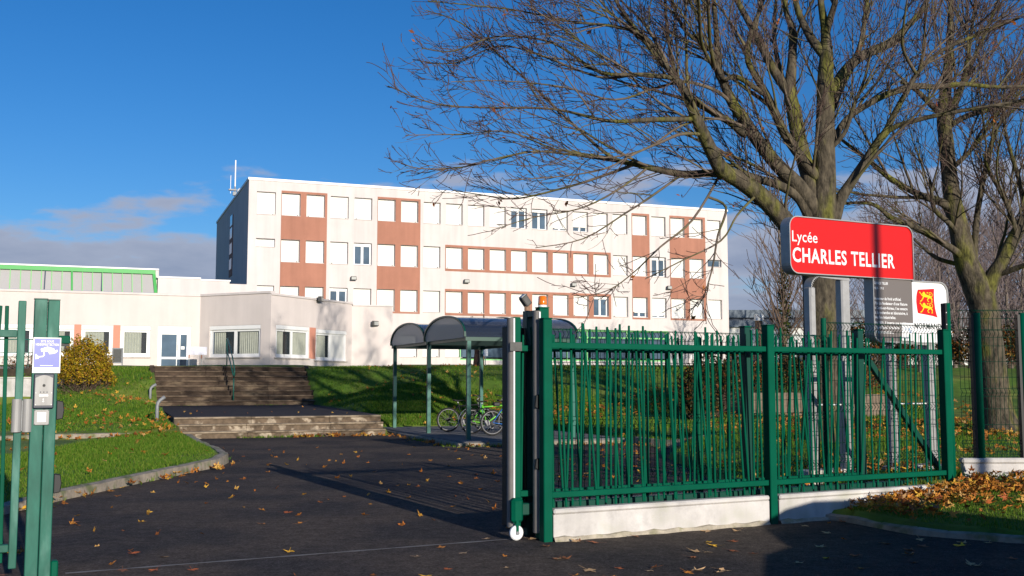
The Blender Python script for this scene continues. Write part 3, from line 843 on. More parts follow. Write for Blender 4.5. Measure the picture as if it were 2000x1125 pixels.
# entrance door
a0, a1, z0, z1 = DOOR
mb = MB(FA); ringframe(mb, a0, a1, z0, z1, .05, .09, .09); mb.box(a0, a1, .03, .12, z1 - .30, z1 - .01)
am = a0 + .93
for q0, q1 in ((a0 + .09, am), (am, a1 - .09)):
    ringframe(mb, q0, q1, z0 + .09, z1 - .3, .055, .085, .06); mb.box(q0 + .085, q1 - .085, .06, .11, z0 + .50, z0 + .60)
dr = mb.build('door', 'pvc', wing)
for q0, q1 in ((a0 + .175, am - .085), (am + .085, a1 - .175)):
    for c0, c1 in ((z0 + .175, z0 + .50), (z0 + .60, z1 - .385)):
        m = MB(FA); m.box(q0, q1, .08, .09, c0, c1); m.build('pane', 'glass', dr)
m = MB(FA); m.box(am + .12, am + .28, .07, .078, 3.06, 3.2); m.build('notice', 'white', dr)
m = MB(FA); m.tube([(am - .04, .03, 3.0), (am - .04, .03, 3.3)], .015); m.build('handle', 'alu', dr)
floodlight(FC, 3.5, -.02, 5.55, 'grey floodlight on the roof edge of the canted wing', turn=.3)
floodlight(FD, 1.09, 0, 4.53, 'grey floodlight on the blank link wall above the lawn', turn=.5)

# link blocks on the roof between wing and main building
lb = empty('roof_block', FS.p(2.2, 2, 5.4), 'plain pale rooftop block between the glazed roof and the school block', 'building', rz=FS.rz)
mb = MB(FS)
mb.box(.25, 2.5, -.0, 5, 5.2, 7.18); mb.box(2.502, 4.05, .05, 5, 5.2, 7.10); mb.box(4.052, 5.6, .35, 5, 5.2, 7.0)
mb.build('wall', 'stucco', lb)
mb = MB(FS); mb.box(.2, 2.5, -.05, .2, 7.182, 7.26); mb.box(2.503, 4.1, .0, .25, 7.103, 7.18); mb.build('roof_coping', 'coping', lb)

# glazed workshop roof
ws = empty('workshop_rooflight', FS.p(-6, 0, 5.4), 'long glazed roof strip with bright green frame above the wing', 'building', rz=FS.rz)
SLt = .45
mb = MB(FS)
mb.quad((-20, .05, 6.36), (.15, .05, 6.36), (.05, .05 + SLt, 7.45), (-20, .05 + SLt, 7.45)); mb.build('glazing', 'glazing', ws)
mb = MB(FS)
x = -.55
while x > -20:
    mb.bar((x, -.01, 6.33), (x - .03, SLt - .01, 7.48), .035, .05); x -= .5
mb.build('glazing_bar', 'lime_pale', ws)
mb = MB(FS)
mb.box(-20, .12, SLt - .12, SLt + .1, 7.40, 7.62); mb.bar((.16, -.03, 6.32), (.05, SLt - .03, 7.45), .16, .12)
mb.bar((-4.05, -.03, 6.32), (-4.1, SLt - .03, 7.45), .09, .09)
mb.build('green_frame', 'lime', ws)
mb = MB(FS); mb.box(-20, .3, SLt - .16, 3, 7.622, 7.70)
i = len(mb.v)
mb.build('roof_edge', 'coping', ws)
mb = MB(FS); mb.prism([(.24, 6.3), (.30, 7.3), (.30, 7.62), (.13, 7.62), (.13, 7.35)], SLt - .1, 3.); mb.box(-20, .24, .3, 3., 5.3, 6.3); mb.build('end_wall', 'stucco', ws, fix=True)
mb = MB(FS)
for a in (-2.6, -5.4): mb.bar((a, .0, 6.38), (a, SLt, 7.4), .06, .03)
mb.box(-20, .1, -.06, .03, 6.24, 6.33)
mb.build('dark_post', 'roofdark', ws)

# ------------------------------------------------------------------ bike shelters
M['smoke'] = smoked('smoked acrylic sheet', (.03, .04, .065), .72, .10, (.60, .63, .70, 1))
M['gable'] = smoked('pale acrylic end sheet', (.72, .70, .68), .62, .35, (.85, .84, .83, 1), .4)  # pale base colour stands in for light passing through the sheet
def shelter(b0, b1, label, posts):
    L0, L1 = -.12, 3.02; zt = 2.60; mid = (b0 + b1) / 2; hw = (b1 - b0) / 2
    t = empty('bike_shelter', FK.p(1.45, mid, .12), label, 'bike shelter', 'barrel roofed bike shelters', rz=FK.rz)
    for b, tag_ in posts:
        for a in (0, 2.9):
            m = MB(FK); m.box(a - .05, a + .05, b - .05, b + .05, .12, zt); m.build('post', 'green_mid', t)
    m = MB(FK)
    for b in (b0, b1):
        m.box(L0 + .02, L1 - .02, b - .06 + (.0 if b == b0 else -.0), b + .06, zt + .002, zt + .14)
    for a in (0, 2.9): m.box(a - .03, a + .03, b0 + .062, b1 - .062, zt + .01, zt + .10)
    m.build('beam', 'green_dark', t)
    n = 18; rise = .60
    arc = [(mid - hw * 1.04 * math.cos(math.pi * k / n), zt + .10 + rise * math.sin(math.pi * k / n) ** .85) for k in range(n + 1)]
    m = MB(FK)
    for k in range(n):
        (p0, q0), (p1, q1) = arc[k], arc[k + 1]
        for x0, x1 in ((L0, 1.44), (1.46, L1)): m.quad((x0, p0, q0), (x1, p0, q0), (x1, p1, q1), (x0, p1, q1))
    m.build('roof_sheet', 'smoke', t, smooth=True)
    for a in (L0, 1.45, L1):
        m = MB(FK)
        for k in range(n): m.bar((a, arc[k][0], arc[k][1]), (a, arc[k + 1][0], arc[k + 1][1]), .05, .05)
        m.build('arch_rib', 'green_dark', t)
    for a in (L0 + .02, L1 - .02):
        m = MB(FK); i = len(m.v)
        for p, q in arc: m.P(a, p, q - .01)
        m.P(a, arc[-1][0], zt + .1); m.P(a, arc[0][0], zt + .1)
        m.f.append(tuple(range(i, len(m.v)))); m.build('end_sheet', 'gable', t)
    return t
shelter(0, 3.48, 'front barrel roofed shelter of smoked plastic over the parked bicycles', [(0, 0), (3.48, 0)])
shelter(3.60, 7.2, 'rear barrel roofed shelter of smoked plastic, nearer the stairs', [(7.2, 0)])

def bicycle(u, k, ang, frame_mat, fork_mat, label, hb=1.02, saddle=.92, guard=False, bag=False):
    o = FK.p(u, k)[:2]; ca = FK.rz + ang
    f = Fr(o, (math.cos(ca), math.sin(ca)), .12)
    t = empty('bicycle', f.p(.52, 0, 0), label, 'bicycle', 'bicycles under the shelter', rz=ca)
    ex = (f.e[0], f.e[1], 0); r = .35; wb = 1.08
    for a in (0, wb):
        w = MB(f); w.ring(f.p(a, 0, r), r - .024, .024, ex); wo = w.build('wheel', 'tyre', t, smooth=True)
        m = MB(f); m.ring(f.p(a, 0, r), r - .052, .012, ex, m=5); m.build('rim', 'bike_grey', wo, smooth=True)
        m = MB(f)
        for s in range(20):
            A = 2 * math.pi * s / 20; m.tube([(a, .02 * (-1) ** s, r), (a + (r - .05) * math.cos(A), 0, r + (r - .05) * math.sin(A))],   .0016, 3)
        m.build('spokes', 'bike_grey', wo)
        m = MB(f); m.disc(f.p(a, 0, r), .03 if a else .055, .09, (f.n[0], f.n[1], 0)); m.build('hub', 'black', wo)
    st, bb, hd0, hd1 = (.30, 0, .80), (.42, 0, .29), (.93, 0, .64), (.89, 0, .78)
    m = MB(f)
    m.tube([bb, st], .017); m.tube([bb, hd0], .022); m.tube([(.31, 0, .74), hd1], .019); m.tube([hd0, hd1], .022)
    for s in (-.05, .05):
        m.tube([(0, s, r), (.40, s * .4, .29)], .011); m.tube([(0, s, r), (.305, s * .4, .76)], .010)
    m.build('frame', frame_mat, t, smooth=True)
    m = MB(f)
    for s in (-.055, .055): m.tube([(wb, s, r), (.95, s, .63)], .014)
    m.tube([(.95, -.055, .63), (.95, .055, .63)], .016); m.build('fork', fork_mat, t, smooth=True)
    m = MB(f); m.tube([hd1, (.87, 0, hb - .06), (.93, 0, hb)], .016)
    m.tube([(.86, -.30, hb + .04), (.92, -.16, hb + .02), (.93, 0, hb), (.92, .16, hb + .02), (.86, .30, hb + .04)], .013)
    m.build('handlebar', 'bike_grey', t, smooth=True)
    m = MB(f)
    for s in (-1, 1): m.tube([(.86, s * .30, hb + .04), (.80, s * .38, hb + .05)], .019)
    m.build('grip', 'black', t, smooth=True)
    m = MB(f); m.tube([st, (.27, 0, saddle - .04)], .014); m.build('seat_post', 'chrome', t, smooth=True)
    m = MB(f)
    m.v = [f.p(a, b * w, saddle + c) for a, w, c in ((.14, .075, .02), (.20, .085, .0), (.30, .05, -.01), (.44, .018, .0)) for b in (-1, 1)] + [f.p(a, b * w, saddle + c - .045) for a, w, c in ((.14, .06, .02), (.20, .06, .0), (.30, .03, .0), (.44, .01, .02)) for b in (-1, 1)]
    for q in range(3):
        i = 2 * q; m.f += [(i, i + 1, i + 3, i + 2), (i + 8, i + 10, i + 11, i + 9), (i, i + 2, i + 10, i + 8), (i + 1, i + 9, i + 11, i + 3)]
    m.f += [(0, 8, 9, 1), (6, 7, 15, 14)]
    m.build('saddle', 'black', t, smooth=True, fix=True)
    m = MB(f); m.disc(f.p(.42, -.06, .29), .09, .012, (f.n[0], f.n[1], 0)); m.bar((.42, -.08, .29), (.52, -.08, .16), .02); m.bar((.42, .08, .29), (.32, .08, .42), .02)
    m.box(.49, .57, -.16, -.07, .145, .165); m.box(.28, .36, .07, .16, .41, .43); m.tube([(0, -.06, r + .05), (.42, -.06, .37)], .006, 4); m.tube([(0, -.06, r - .05), (.42, -.06, .21)], .006, 4)
    m.build('crank', 'bike_grey', t)
    if guard:
        for a, s0, s1 in ((0, 60, 200), (wb, 20, 170)):
            m = MB(f); n = 14; i = len(m.v)
            for q in range(n + 1):
                A = R(s0 + (s1 - s0) * q / n)
                for b in (-.03, .03): m.P(a + (r + .035) * math.cos(A), b, r + (r + .035) * math.sin(A))
            for q in range(n): m.f.append((i + 2 * q, i + 2 * q + 1, i + 2 * q + 3, i + 2 * q + 2))
            m.build('mudguard', frame_mat if bag else 'bike_white', t)
    if bag:
        m = MB(f); m.box(.02, .20, -.07, .07, saddle - .16, saddle - .05); m.build('saddle_bag', 'black', t, bevel=.02)
    return t
bicycle(.72, 3.9, -.10, 'bike_black', 'bike_green', 'dark mountain bicycle farthest back, with thin raised black saddle', guard=False, hb=1.0)
bicycle(.98, 2.55, -.05, 'bike_green', 'bike_white', 'lime green bicycle with white mudguards, between the dark and the blue one', guard=True)
bicycle(1.18, 1.45, -.06, 'bike_blue', 'bike_blue', 'blue bicycle nearest the gate, with black saddle bag', hb=1.12, bag=True, saddle=.95)
rk = empty('bike_rack', FK.p(1.9, 3.2, .12), 'low steel hoop rack between the bicycles under the shelter', 'bike rack', rz=FK.rz)
mb = MB(FK)
for i in range(5):
    b = 1.2 + .9 * i
    mb.tube([(2.1, b, .12), (2.1, b, .5), (2.13, b, .56), (2.37, b, .56), (2.4, b, .5), (2.4, b, .12)], .015, 6)
mb.tube([(2.1, 1.0, .18), (2.1, 5.0, .18)], .015, 6)
mb.build('hoop', 'steel', rk)

# ------------------------------------------------------------------ street fence (posts, rails, random bars)
def bars(fr, parent, s0, s1, b, n, z0, z1, seed, w=.025, tilt=.055, mat='green'):
    rr = random.Random(seed)
    for i in range(n):
        s = s0 + (s1 - s0) * (i + .5) / n + rr.uniform(-.035, .035)
        t = rr.gauss(0, tilt * .55) + (rr.choice((-1, 1)) * tilt if rr.random() < .35 else 0)
        h0, h1 = z0 + rr.uniform(-.03, .01), z1 + rr.uniform(-.07, .04)
        m = MB(fr)
        q0 = min(max(s - t * 1.0, s0 + .01), s1 - .01); q1 = min(max(s + t * .8, s0 + .01), s1 - .01)
        bb = b + rr.uniform(-.004, .004)
        m.bar((q0, bb, h0), (q1, bb, h1), w, w * .75)
        m.build('bar', mat, parent, bevel=.006)

fence = empty('steel_fence', FF.p(2.85, 0, .3), 'dark green steel fence of crooked upright bars in two panels on a pale low wall', 'fence', rz=FF.rz)
for (s, z1) in ((-.04, 2.22), (2.86, 2.22), (5.70, 2.23)):
    m = MB(FF); m.box(s - .05, s + .05, -.055, .055, -.05, z1); m.build('post', 'green', fence, bevel=.008)
    m = MB(FF); m.box(s - .054, s + .054, -.06, .06, z1 + .001, z1 + .012); m.build('post_cap', 'green', fence, bevel=.004)
for (s0, s1) in ((.012, 2.808), (2.912, 5.648)):
    m = MB(FF); m.box(s0, s1, -.03, .025, 1.925, 1.985); m.build('rail', 'green', fence, bevel=.006)
    m = MB(FF); m.box(s0, s1, -.03, .025, .425, .485); m.build('rail', 'green', fence, bevel=.006)
bars(FF, fence, .03, 2.79, .045, 27, .335, 2.16, 21, tilt=.05)
bars(FF, fence, 2.93, 5.63, .045, 25, .335, 2.17, 22, tilt=.05)

def basewall(s0, s1, label):
    t = empty('base_wall', FF.p((s0 + s1) / 2, 0, 0), label, 'low wall', rz=FF.rz)
    m = MB(FF); m.box(s0, s1, -.05, .05, .03, .262); m.build('panel', 'concrete_w', t, bevel=.006)
    m = MB(FF); m.box(s0, s1, -.064, .064, .264, .318); m.build('lip', 'concrete_w', t, bevel=.016)
    m = MB(FF); rr = random.Random(int(s0 * 10)); n = int((s1 - s0) / .12)
    for i in range(n):
        a0, a1 = s0 + (s1 - s0) * i / n, s0 + (s1 - s0) * (i + 1) / n
        e0 = -.085 - .02 * math.sin(i * 1.3) ; e1 = -.085 - .02 * math.sin((i + 1) * 1.3)
        h0 = .035 + .012 * math.sin(i * 2.1); h1 = .035 + .012 * math.sin(i * 2.1 + 2.1)
        m.quad((a0, e0, .0), (a1, e1, .0), (a1, e1 + .02, h1), (a0, e0 + .02, h0)); m.quad((a0, e0 + .02, h0), (a1, e1 + .02, h1), (a1, -.04, h1 + .01), (a0, -.04, h0 + .01))
    m.build('footing', 'footing', t)
basewall(.02, 2.79, 'long pale concrete base wall from the gate to the middle fence post')
basewall(2.93, 5.64, 'pale concrete base wall half buried in leaves under the second fence panel')

# ------------------------------------------------------------------ sliding gate parked behind the fence
gate = empty('sliding_gate', FF.p(2.6, .3, .08), 'green sliding gate leaf with crooked bars parked behind the fence', 'gate', rz=FF.rz)
m = MB(FF); m.box(-.27, -.19, .25, .35, .10, 2.25); m.build('end_post', 'green', gate, bevel=.006)
def rubber(s0, b0, b1, z0, z1, par, depth=.05):
    m = MB(FF); n = 8; i = len(m.v); c, h = (b0 + b1) / 2, (b1 - b0) / 2
    prof = [(s0, b0)] + [(s0 - depth * math.sin(math.pi * k / n) ** .6, c - h * math.cos(math.pi * k / n)) for k in range(1, n)] + [(s0, b1)]
    for z in (z0, z1):
        for a, b in prof: m.P(a, b, z)
    k_ = len(prof)
    for q in range(k_): m.f.append((i + q, i + (q + 1) % k_, i + k_ + (q + 1) % k_, i + k_ + q))
    m.f.append(tuple(range(i, i + k_))[::-1]); m.f.append(tuple(range(i + k_, i + 2 * k_)))
    return m.build('rubber_edge', 'rubber', par, fix=True)
rubber(-.272, .236, .345, .12, 2.24, gate)
m = MB(FF); m.box(-.29, -.273, .222, .234, .16, 2.235); m.build('white_strip', 'whitestrip', gate)
m = MB(FF); m.box(-.30, -.20, .352, .47, .12, 2.16); m.build('rear_channel', 'black', gate, bevel=.01)
m = MB(FF); m.box(-.335, -.20, .208, .22, 1.90, 1.99); m.build('catch_plate', 'floodgrey', gate)
for s in (2.78, 4.55):
    m = MB(FF); m.box(s - .045, s + .045, .25, .35, .36, 2.215); m.build('post', 'green_dark', gate, bevel=.006)
    m = MB(FF); m.box(s - .05, s + .05, .245, .355, 2.217, 2.23); m.build('post_cap', 'green', gate)
for z in (1.90, .42):
    for s0, s1 in ((-.188, 2.733), (2.827, 4.503)):
        m = MB(FF); m.box(s0, s1, .265, .33, z, z + .06); m.build('rail', 'green', gate, bevel=.005)
m = MB(FF); m.box(-.26, 6.1, .24, .36, .235, .355); m.build('bottom_beam', 'green_dark', gate, bevel=.01)
m = MB(FF); m.bar((4.60, .3, 1.98), (5.95, .3, .40), .07, .06); m.build('brace', 'green_dark', gate, bevel=.005)
bars(FF, gate, -.15, 2.72, .352, 28, .30, 2.13, 31, tilt=.06)
bars(FF, gate, 2.84, 4.49, .352, 17, .30, 2.13, 32, tilt=.06)
m = MB(FF); m.box(-.33, -.20, .16, .25, .17, .42); hb = m.build('wheel_cover', 'green', gate, bevel=.03)
wc = FF.p(-.275, .19, .075)
m = MB(); m.disc(wc, .074, .045, (FF.n[0], FF.n[1], 0), 24); wh = m.build('guide_wheel', 'white', gate, bevel=.012)
m = MB(FF); m.box(-.29, -.26, .162, .166, .075, .20); m.build('axle_plate', 'green', wh)
m = MB(); m.disc(FF.p(-.275, .158, .075), .018, .012, (FF.n[0], FF.n[1], 0), 12); m.build('axle', 'steel', wh)

guide = empty('gate_guide_frame', FF.p(-.02, .25, 0), 'tall green gate portal of two posts with grey rubber edge and beacon on top', 'gate post', rz=FF.rz)
m = MB(FF); m.box(-.05, .06, .10, .20, 0, 2.34); m.build('post', 'green', guide, bevel=.006)
m = MB(FF); m.box(-.052, .062, .098, .202, 2.341, 2.352); m.build('post_cap', 'green', guide)
m = MB(FF); m.box(-.04, .06, .40, .50, 0, 2.33); m.build('post', 'green_dark', guide, bevel=.006)
m = MB(FF); m.box(-.185, -.045, .445, .46, .08, 2.15); m.build('shade_plate', 'black', guide)  # plate added to fill the dark gap and widen the gate's cast shadow
m = MB(FF); m.box(-.04, .06, .21, .395, 2.26, 2.325); m.build('lintel', 'green_dark', guide, bevel=.005)
rubber(-.052, .088, .195, .07, 2.31, guide)
m = MB(FF); m.box(-.07, -.053, .076, .087, .09, 2.30); m.build('white_strip', 'whitestrip', guide)
for z0, z1 in ((1.30, 1.46), (.69, .82)):
    m = MB(FF); m.prism([(-.118, z0 + .03), (-.06, z0), (-.06, z1), (-.105, z1 - .01)], .075, .10); m.build('photocell', 'black', guide, bevel=.004, fix=True)
bc = empty('warning_beacon', FF.p(.01, .15, 2.353), 'orange warning beacon on top of the green gate portal', 'beacon', rz=FF.rz)
m = MB(FF); m.tube([(.01, .15, 2.353), (.01, .15, 2.375)], .045, 16); m.build('base', 'whitestrip', bc, smooth=False)
m = MB(FF); m.tube([(.01, .15, 2.376), (.01, .15, 2.385), (.01, .15, 2.46), (.01, .15, 2.47)], [.046, .048, .043, .03], 18); m.build('lens', 'amber', bc, smooth=True)
gl = empty('gate_floodlight', FF.p(-.06, .34, 2.326), 'small grey spotlight tilted up beside the orange beacon', 'floodlight', rz=FF.rz)
m = MB(FF); m.tube([(-.06, .36, 2.326), (-.06, .36, 2.40)], .03, 10); m.build('base', 'brick', gl)
m = MB(FF); m.bar((-.045, .36, 2.385), (-.115, .36, 2.475), .075, .085); m.build('housing', 'floodgrey', gl, bevel=.01)
m = MB(FF); m.bar((-.116, .36, 2.476), (-.12, .36, 2.481), .06, .07); m.build('lens', 'lamp_glass', gl)

# ------------------------------------------------------------------ wire mesh fences
def wire_panel(fr, parent, s0, s1, b, z0, z1, folds, pitch=.055):
    m = MB(fr); n = int((s1 - s0) / pitch)
    zs = [z0]
    prof = []
    for fz in folds: prof += [(fz - .05, 0), (fz, -.045), (fz + .05, 0)]
    prof = [(z0, 0)] + [q for q in prof if z0 < q[0] < z1] + [(z1, 0)]
    for i in range(n + 1):
        s = s0 + (s1 - s0) * i / n
        for (za, ba), (zb, bb2) in zip(prof, prof[1:]):
            m.bar((s, b + ba, za), (s, b + bb2, zb), .0048, .0048)
    zc = sorted({round(z0 + .02, 3), *[round(p[0], 3) for p in prof if p[1] == 0], *[round(z0 + .2 * k, 3) for k in range(1, int((z1 - z0) / .2))]})
    for z in zc:
        off = 0
        for q in prof:
            if abs(q[0] - z) < .004: off = q[1]
        m.bar((s0, b + off, z), (s1, b + off, z), .006, .006)
    return m.build('wire_panel', 'wire', parent)
mf = empty('wire_fence', FF.p(4.5, .9, .3), 'green welded wire fence behind the sliding gate, stepped at its round post', 'wire fence', rz=FF.rz)
wire_panel(FF, mf, .45, 4.50, .80, .36, 2.17, (.55, 1.15, 1.75, 2.11))
wire_panel(FF, mf, 4.60, 6.75, .88, .40, 2.35, (.6, 1.25, 1.9, 2.29))
for s, b, z in ((4.54, .88, 2.40), (.42, .80, 2.1), (2.5, .84, 2.12)):
    m = MB(FF); m.tube([(s, b, .2), (s, b, z)], .035, 14); m.build('post', 'green', mf, smooth=False)
ep = empty('fence_end_post', FF.p(5.80, .02, .2), 'tall round green post with drilled holes where crooked fence and wire fence meet', 'post', rz=FF.rz)
m = MB(FF); m.tube([(5.81, .02, -.05), (5.81, .02, 2.58)], .042, 18); m.build('post', 'green', ep, smooth=True)
m = MB(FF); m.box(5.735, 5.765, -.02, .05, .3, 2.575); st = m.build('black_side', 'black', ep)
m = MB(FF)
for i in range(14): m.box(5.744, 5.756, -.0235, -.0205, .5 + .15 * i, .512 + .15 * i)
m.build('bolt', 'whitestrip', st)
FW = Fr((5.62, 13.42), (1, .02))
rf = empty('wire_fence', FW.p(2, 0, .62), 'green welded wire fence on the raised pale wall beyond the tall round post', 'wire fence', rz=FW.rz)
wire_panel(FW, rf, .1, 4.6, .05, .64, 2.50, (.75, 1.45, 2.2, 2.44))
for s in (.32, .92, 2.6):
    m = MB(FW); m.tube([(s, .02, .55), (s, .02, 2.46)], .048, 16); m.build('post', 'green', rf, smooth=True)
    m = MB(FW); m.box(s - .075, s - .03, .0, .08, .58, 2.44); m.build('black_side', 'black', rf)  # black strip painted in as the shaded side of the round post
rw = empty('base_wall', FW.p(2, 0, .2), 'raised pale concrete base wall behind the leafy mound', 'low wall', rz=FW.rz)
m = MB(FW); m.box(.06, 6, -.05, .05, -.1, .36); m.box(.06, 6, -.05, .05, .366, .555); m.build('panel', 'concrete_w', rw, bevel=.006)
m = MB(FW); m.box(.04, 6, -.066, .066, .557, .625); m.build('lip', 'concrete_w', rw, bevel=.02)

# ------------------------------------------------------------------ school sign
sg = empty('school_sign', FG.p(0, 0, .4), 'red and grey school name sign on aluminium legs behind the fence', 'sign', rz=FG.rz)
TH = .16
red = rrect(-1.58, .72, 3.05, 3.81, .13, corners=(1, 0, 1, 1))
grey = rrect(-.07, .70, 2.15, 3.048, .12, corners=(1, 0, 0, 0))
whit = rrect(.70, 1.40, 2.15, 3.02, .14, corners=(0, 1, 1, 0))
def rim(poly, b0, b1, w, skip=lambda p, q: False):
    m = MB(FG); c = (sum(p[0] for p in poly) / len(poly), sum(p[1] for p in poly) / len(poly)); n = len(poly)
    out = []
    for k in range(n):
        p0, p, p1 = Vector((*poly[k - 1], 0)), Vector((*poly[k], 0)), Vector((*poly[(k + 1) % n], 0))
        d = ((p - p0).normalized() + (p1 - p).normalized()); d.normalize()
        out.append((p.x + d.y * w, p.y - d.x * w))
    for k in range(n):
        q = (k + 1) % n
        if skip(poly[k], poly[q]): continue
        a, b, c_, d_ = poly[k], poly[q], out[q], out[k]
        m.quad((a[0], b0, a[1]), (b[0], b0, b[1]), (c_[0], b0, c_[1]), (d_[0], b0, d_[1]))
        m.quad((d_[0], b0, d_[1]), (c_[0], b0, c_[1]), (c_[0], b1, c_[1]), (d_[0], b1, d_[1]))
        m.quad((a[0], b0, a[1]), (a[0], b1, a[1]), (b[0], b1, b[1]), (b[0], b0, b[1]))
        m.quad((a[0], b1, a[1]), (d_[0], b1, d_[1]), (c_[0], b1, c_[1]), (b[0], b1, b[1]))
    return m.build('rim', 'alu_dull', sg, fix=True)
m = MB(FG); m.prism(red, 0, .1); pr = m.build('red_panel', 'red', sg, fix=True)
m = MB(FG); m.prism(grey, .004, .1); pg = m.build('grey_panel', 'signgrey', sg, fix=True)
m = MB(FG); m.prism(whit, .002, .1); pw = m.build('white_panel', 'white', sg, fix=True)
rim(red, -.02, TH, .014)
rim(grey, -.018, TH - .004, .02, lambda p, q: p[1] > 3.0 and q[1] > 3.0 or (p[0] > .69 and q[0] > .69))
rim(whit, -.019, TH - .002, .02, lambda p, q: p[0] < .71 and q[0] < .71)
# lettering
text_part('Lycée', FG, -1.535, 3.475, -.003, .45, .155, 'white', pr, bold=.004)
text_part('CHARLES TELLIER', FG, -1.535, 3.20, -.003, 1.90, .20, 'white', pr, bold=.022)
def note(txt, c0, w, cap, mat='white', bold=.004, a0=-.045, par=pg, b=.001): text_part(txt, FG, a0, c0, b, w, cap, mat, par, bold=bold)
note('CHARLES TELLIER', 2.955, .27, .036, bold=.03)
note('1828 - 1913', 2.885, .18, .034, bold=.02)
for i, (tx, w) in enumerate((('Inventeur du froid artificiel.', .40), ("Fils du fondateur d'une filature", .49), ('à Condé-sur-Noireau, il se consacre', .49), ('à la recherche en laboratoire, à', .49), ('des fins industrielles.', .31), ('En 1859, il invente une machine', .49), ('frigorifique à circulation', .36), ("d'ammoniac.", .27))):
    note(tx, 2.735 - .066 * i - (.01 if i > 4 else 0), w * 1.3, .04, bold=.03)
m = MB(FG); m.prism(rrect(.47, .695, 2.165, 2.42, .01), .0, .003); pq = m.build('small_plate', 'white', pg, fix=True)
m = MB(FG); m.ribbon([(.52, 2.33), (.56, 2.335), (.6, 2.33)], .008, -.003); m.ribbon([(.64, 2.36), (.615, 2.33), (.62, 2.29), (.65, 2.28), (.655, 2.31), (.63, 2.32)], .012, -.003); m.build('emblem', 'blueink', pq)
# flag emblem: red curved banner with two yellow walking lions
def ep_(x, y): return (.80 + (x - 1010) / 285 * .40, 2.935 - (y - 322) / 370 * .42)
fl = [(1020, 345), (1060, 341), (1140, 334), (1258, 322), (1252, 400), (1253, 480), (1262, 570), (1278, 640), (1295, 692), (1230, 676), (1120, 660), (1010, 645), (998, 570), (992, 500), (996, 430), (1006, 385)]
m = MB(FG); m.prism([ep_(*p) for p in fl][::-1], -.001, .001); em = m.build('emblem', 'red', pw, fix=True)
def lion(dy):
    m = MB(FG); s = .40 / 285
    def st(pts, w):
        m.ribbon([ep_(x, y + dy) for x, y in pts], [q * s for q in w] if isinstance(w, (list, tuple)) else w * s, -.004 - .00004 * len(m.v))
    st([(1088, 378), (1098, 388), (1106, 398), (1116, 410)], [16, 36, 34, 26])            # head and mane
    st([(1084, 392), (1078, 396)], [12, 8])
    st([(1088, 412), (1115, 416), (1150, 424), (1185, 430), (1205, 440)], [30, 34, 26, 26, 24])   # body
    st([(1085, 420), (1068, 408), (1056, 392), (1040, 374)], [16, 12, 9, 10])             # raised foreleg
    st([(1048, 384), (1034, 380)], [6, 4]); st([(1044, 376), (1044, 366)], [6, 4])
    st([(1095, 428), (1086, 452), (1068, 478), (1058, 488), (1042, 492)], [18, 13, 11, 12, 8])   # standing foreleg
    st([(1180, 438), (1160, 456), (1148, 470), (1158, 488), (1172, 494)], [18, 13, 10, 10, 8])   # hind leg
    st([(1198, 440), (1216, 462), (1212, 482), (1222, 496), (1200, 497)], [20, 15, 11, 10, 8])   # hind leg
    st([(1205, 432), (1220, 418), (1222, 396), (1212, 380), (1192, 374), (1176, 382), (1174, 398), (1186, 404), (1196, 398)], [9, 8, 7, 7, 7, 7, 7, 9, 11])  # tail curl
    st([(1140, 384), (1160, 378)], [10, 12])
    return m.build('lion', 'yellow', em)
lion(0); lion(140)
text_part('RÉGION', FG, .80, 2.448, -.001, .25, .042, 'inkgrey', pw, bold=.01)
text_part('NORMANDIE', FG, .725, 2.345, -.001, .63, .085, 'ink', pw, bold=.012)
# legs
for (a0, a1, zt, top) in ((-1.24, -1.13, 3.0, 0), (-.66, -.50, 3.0, 0), (.22, .36, 2.12, 0), (.98, 1.14, 2.12, 0)):
    m = MB(FG); m.box(a0, a1, .0, .14, .1, zt - (.13 if a0 in (-1.24, .22) else 0)); m.build('leg', 'alu_dull', sg, bevel=.02)
for (a0, a1, z) in ((-1.24, -.5, 3.0), (.22, 1.14, 2.12)):
    m = MB(FG)
    n = 8; r0 = .14
    pts = [(a0 + .02, z - .25)] + [(a0 + .02 + r0 - r0 * math.cos(R(90 * k / n)), z - .14 + .155 * math.sin(R(90 * k / n))) for k in range(n + 1)] + [(a1 - .02, z + .015)]
    for (p, q), (p2, q2) in zip(pts, pts[1:]):
        m.quad((p, -.004, q), (p2, -.004, q2), (p2, .144, q2), (p, .144, q))
        d = .035
        m.quad((p, -.004, q), (p2, -.004, q2), (p2 + d * .5, -.004, q2 - d), (p + d, -.004, q - d * .3))
    m.build('arch', 'alu_dull', sg, fix=True)
for (a0, a1) in ((-1.128, -.662), (.362, .978)):
    m = MB(FG); m.tube([(a0, .07, 1.27), (a1, .07, 1.27)], .012, 8); m.build('crossbar', 'whitestrip', sg)
for a0, a1 in ((-1.35, -.4), (.15, 1.2)):
    m = MB(FG); m.box(a0, a1, -.02, .2, .2, .40); m.build('foot', 'concrete_w', sg, bevel=.01)

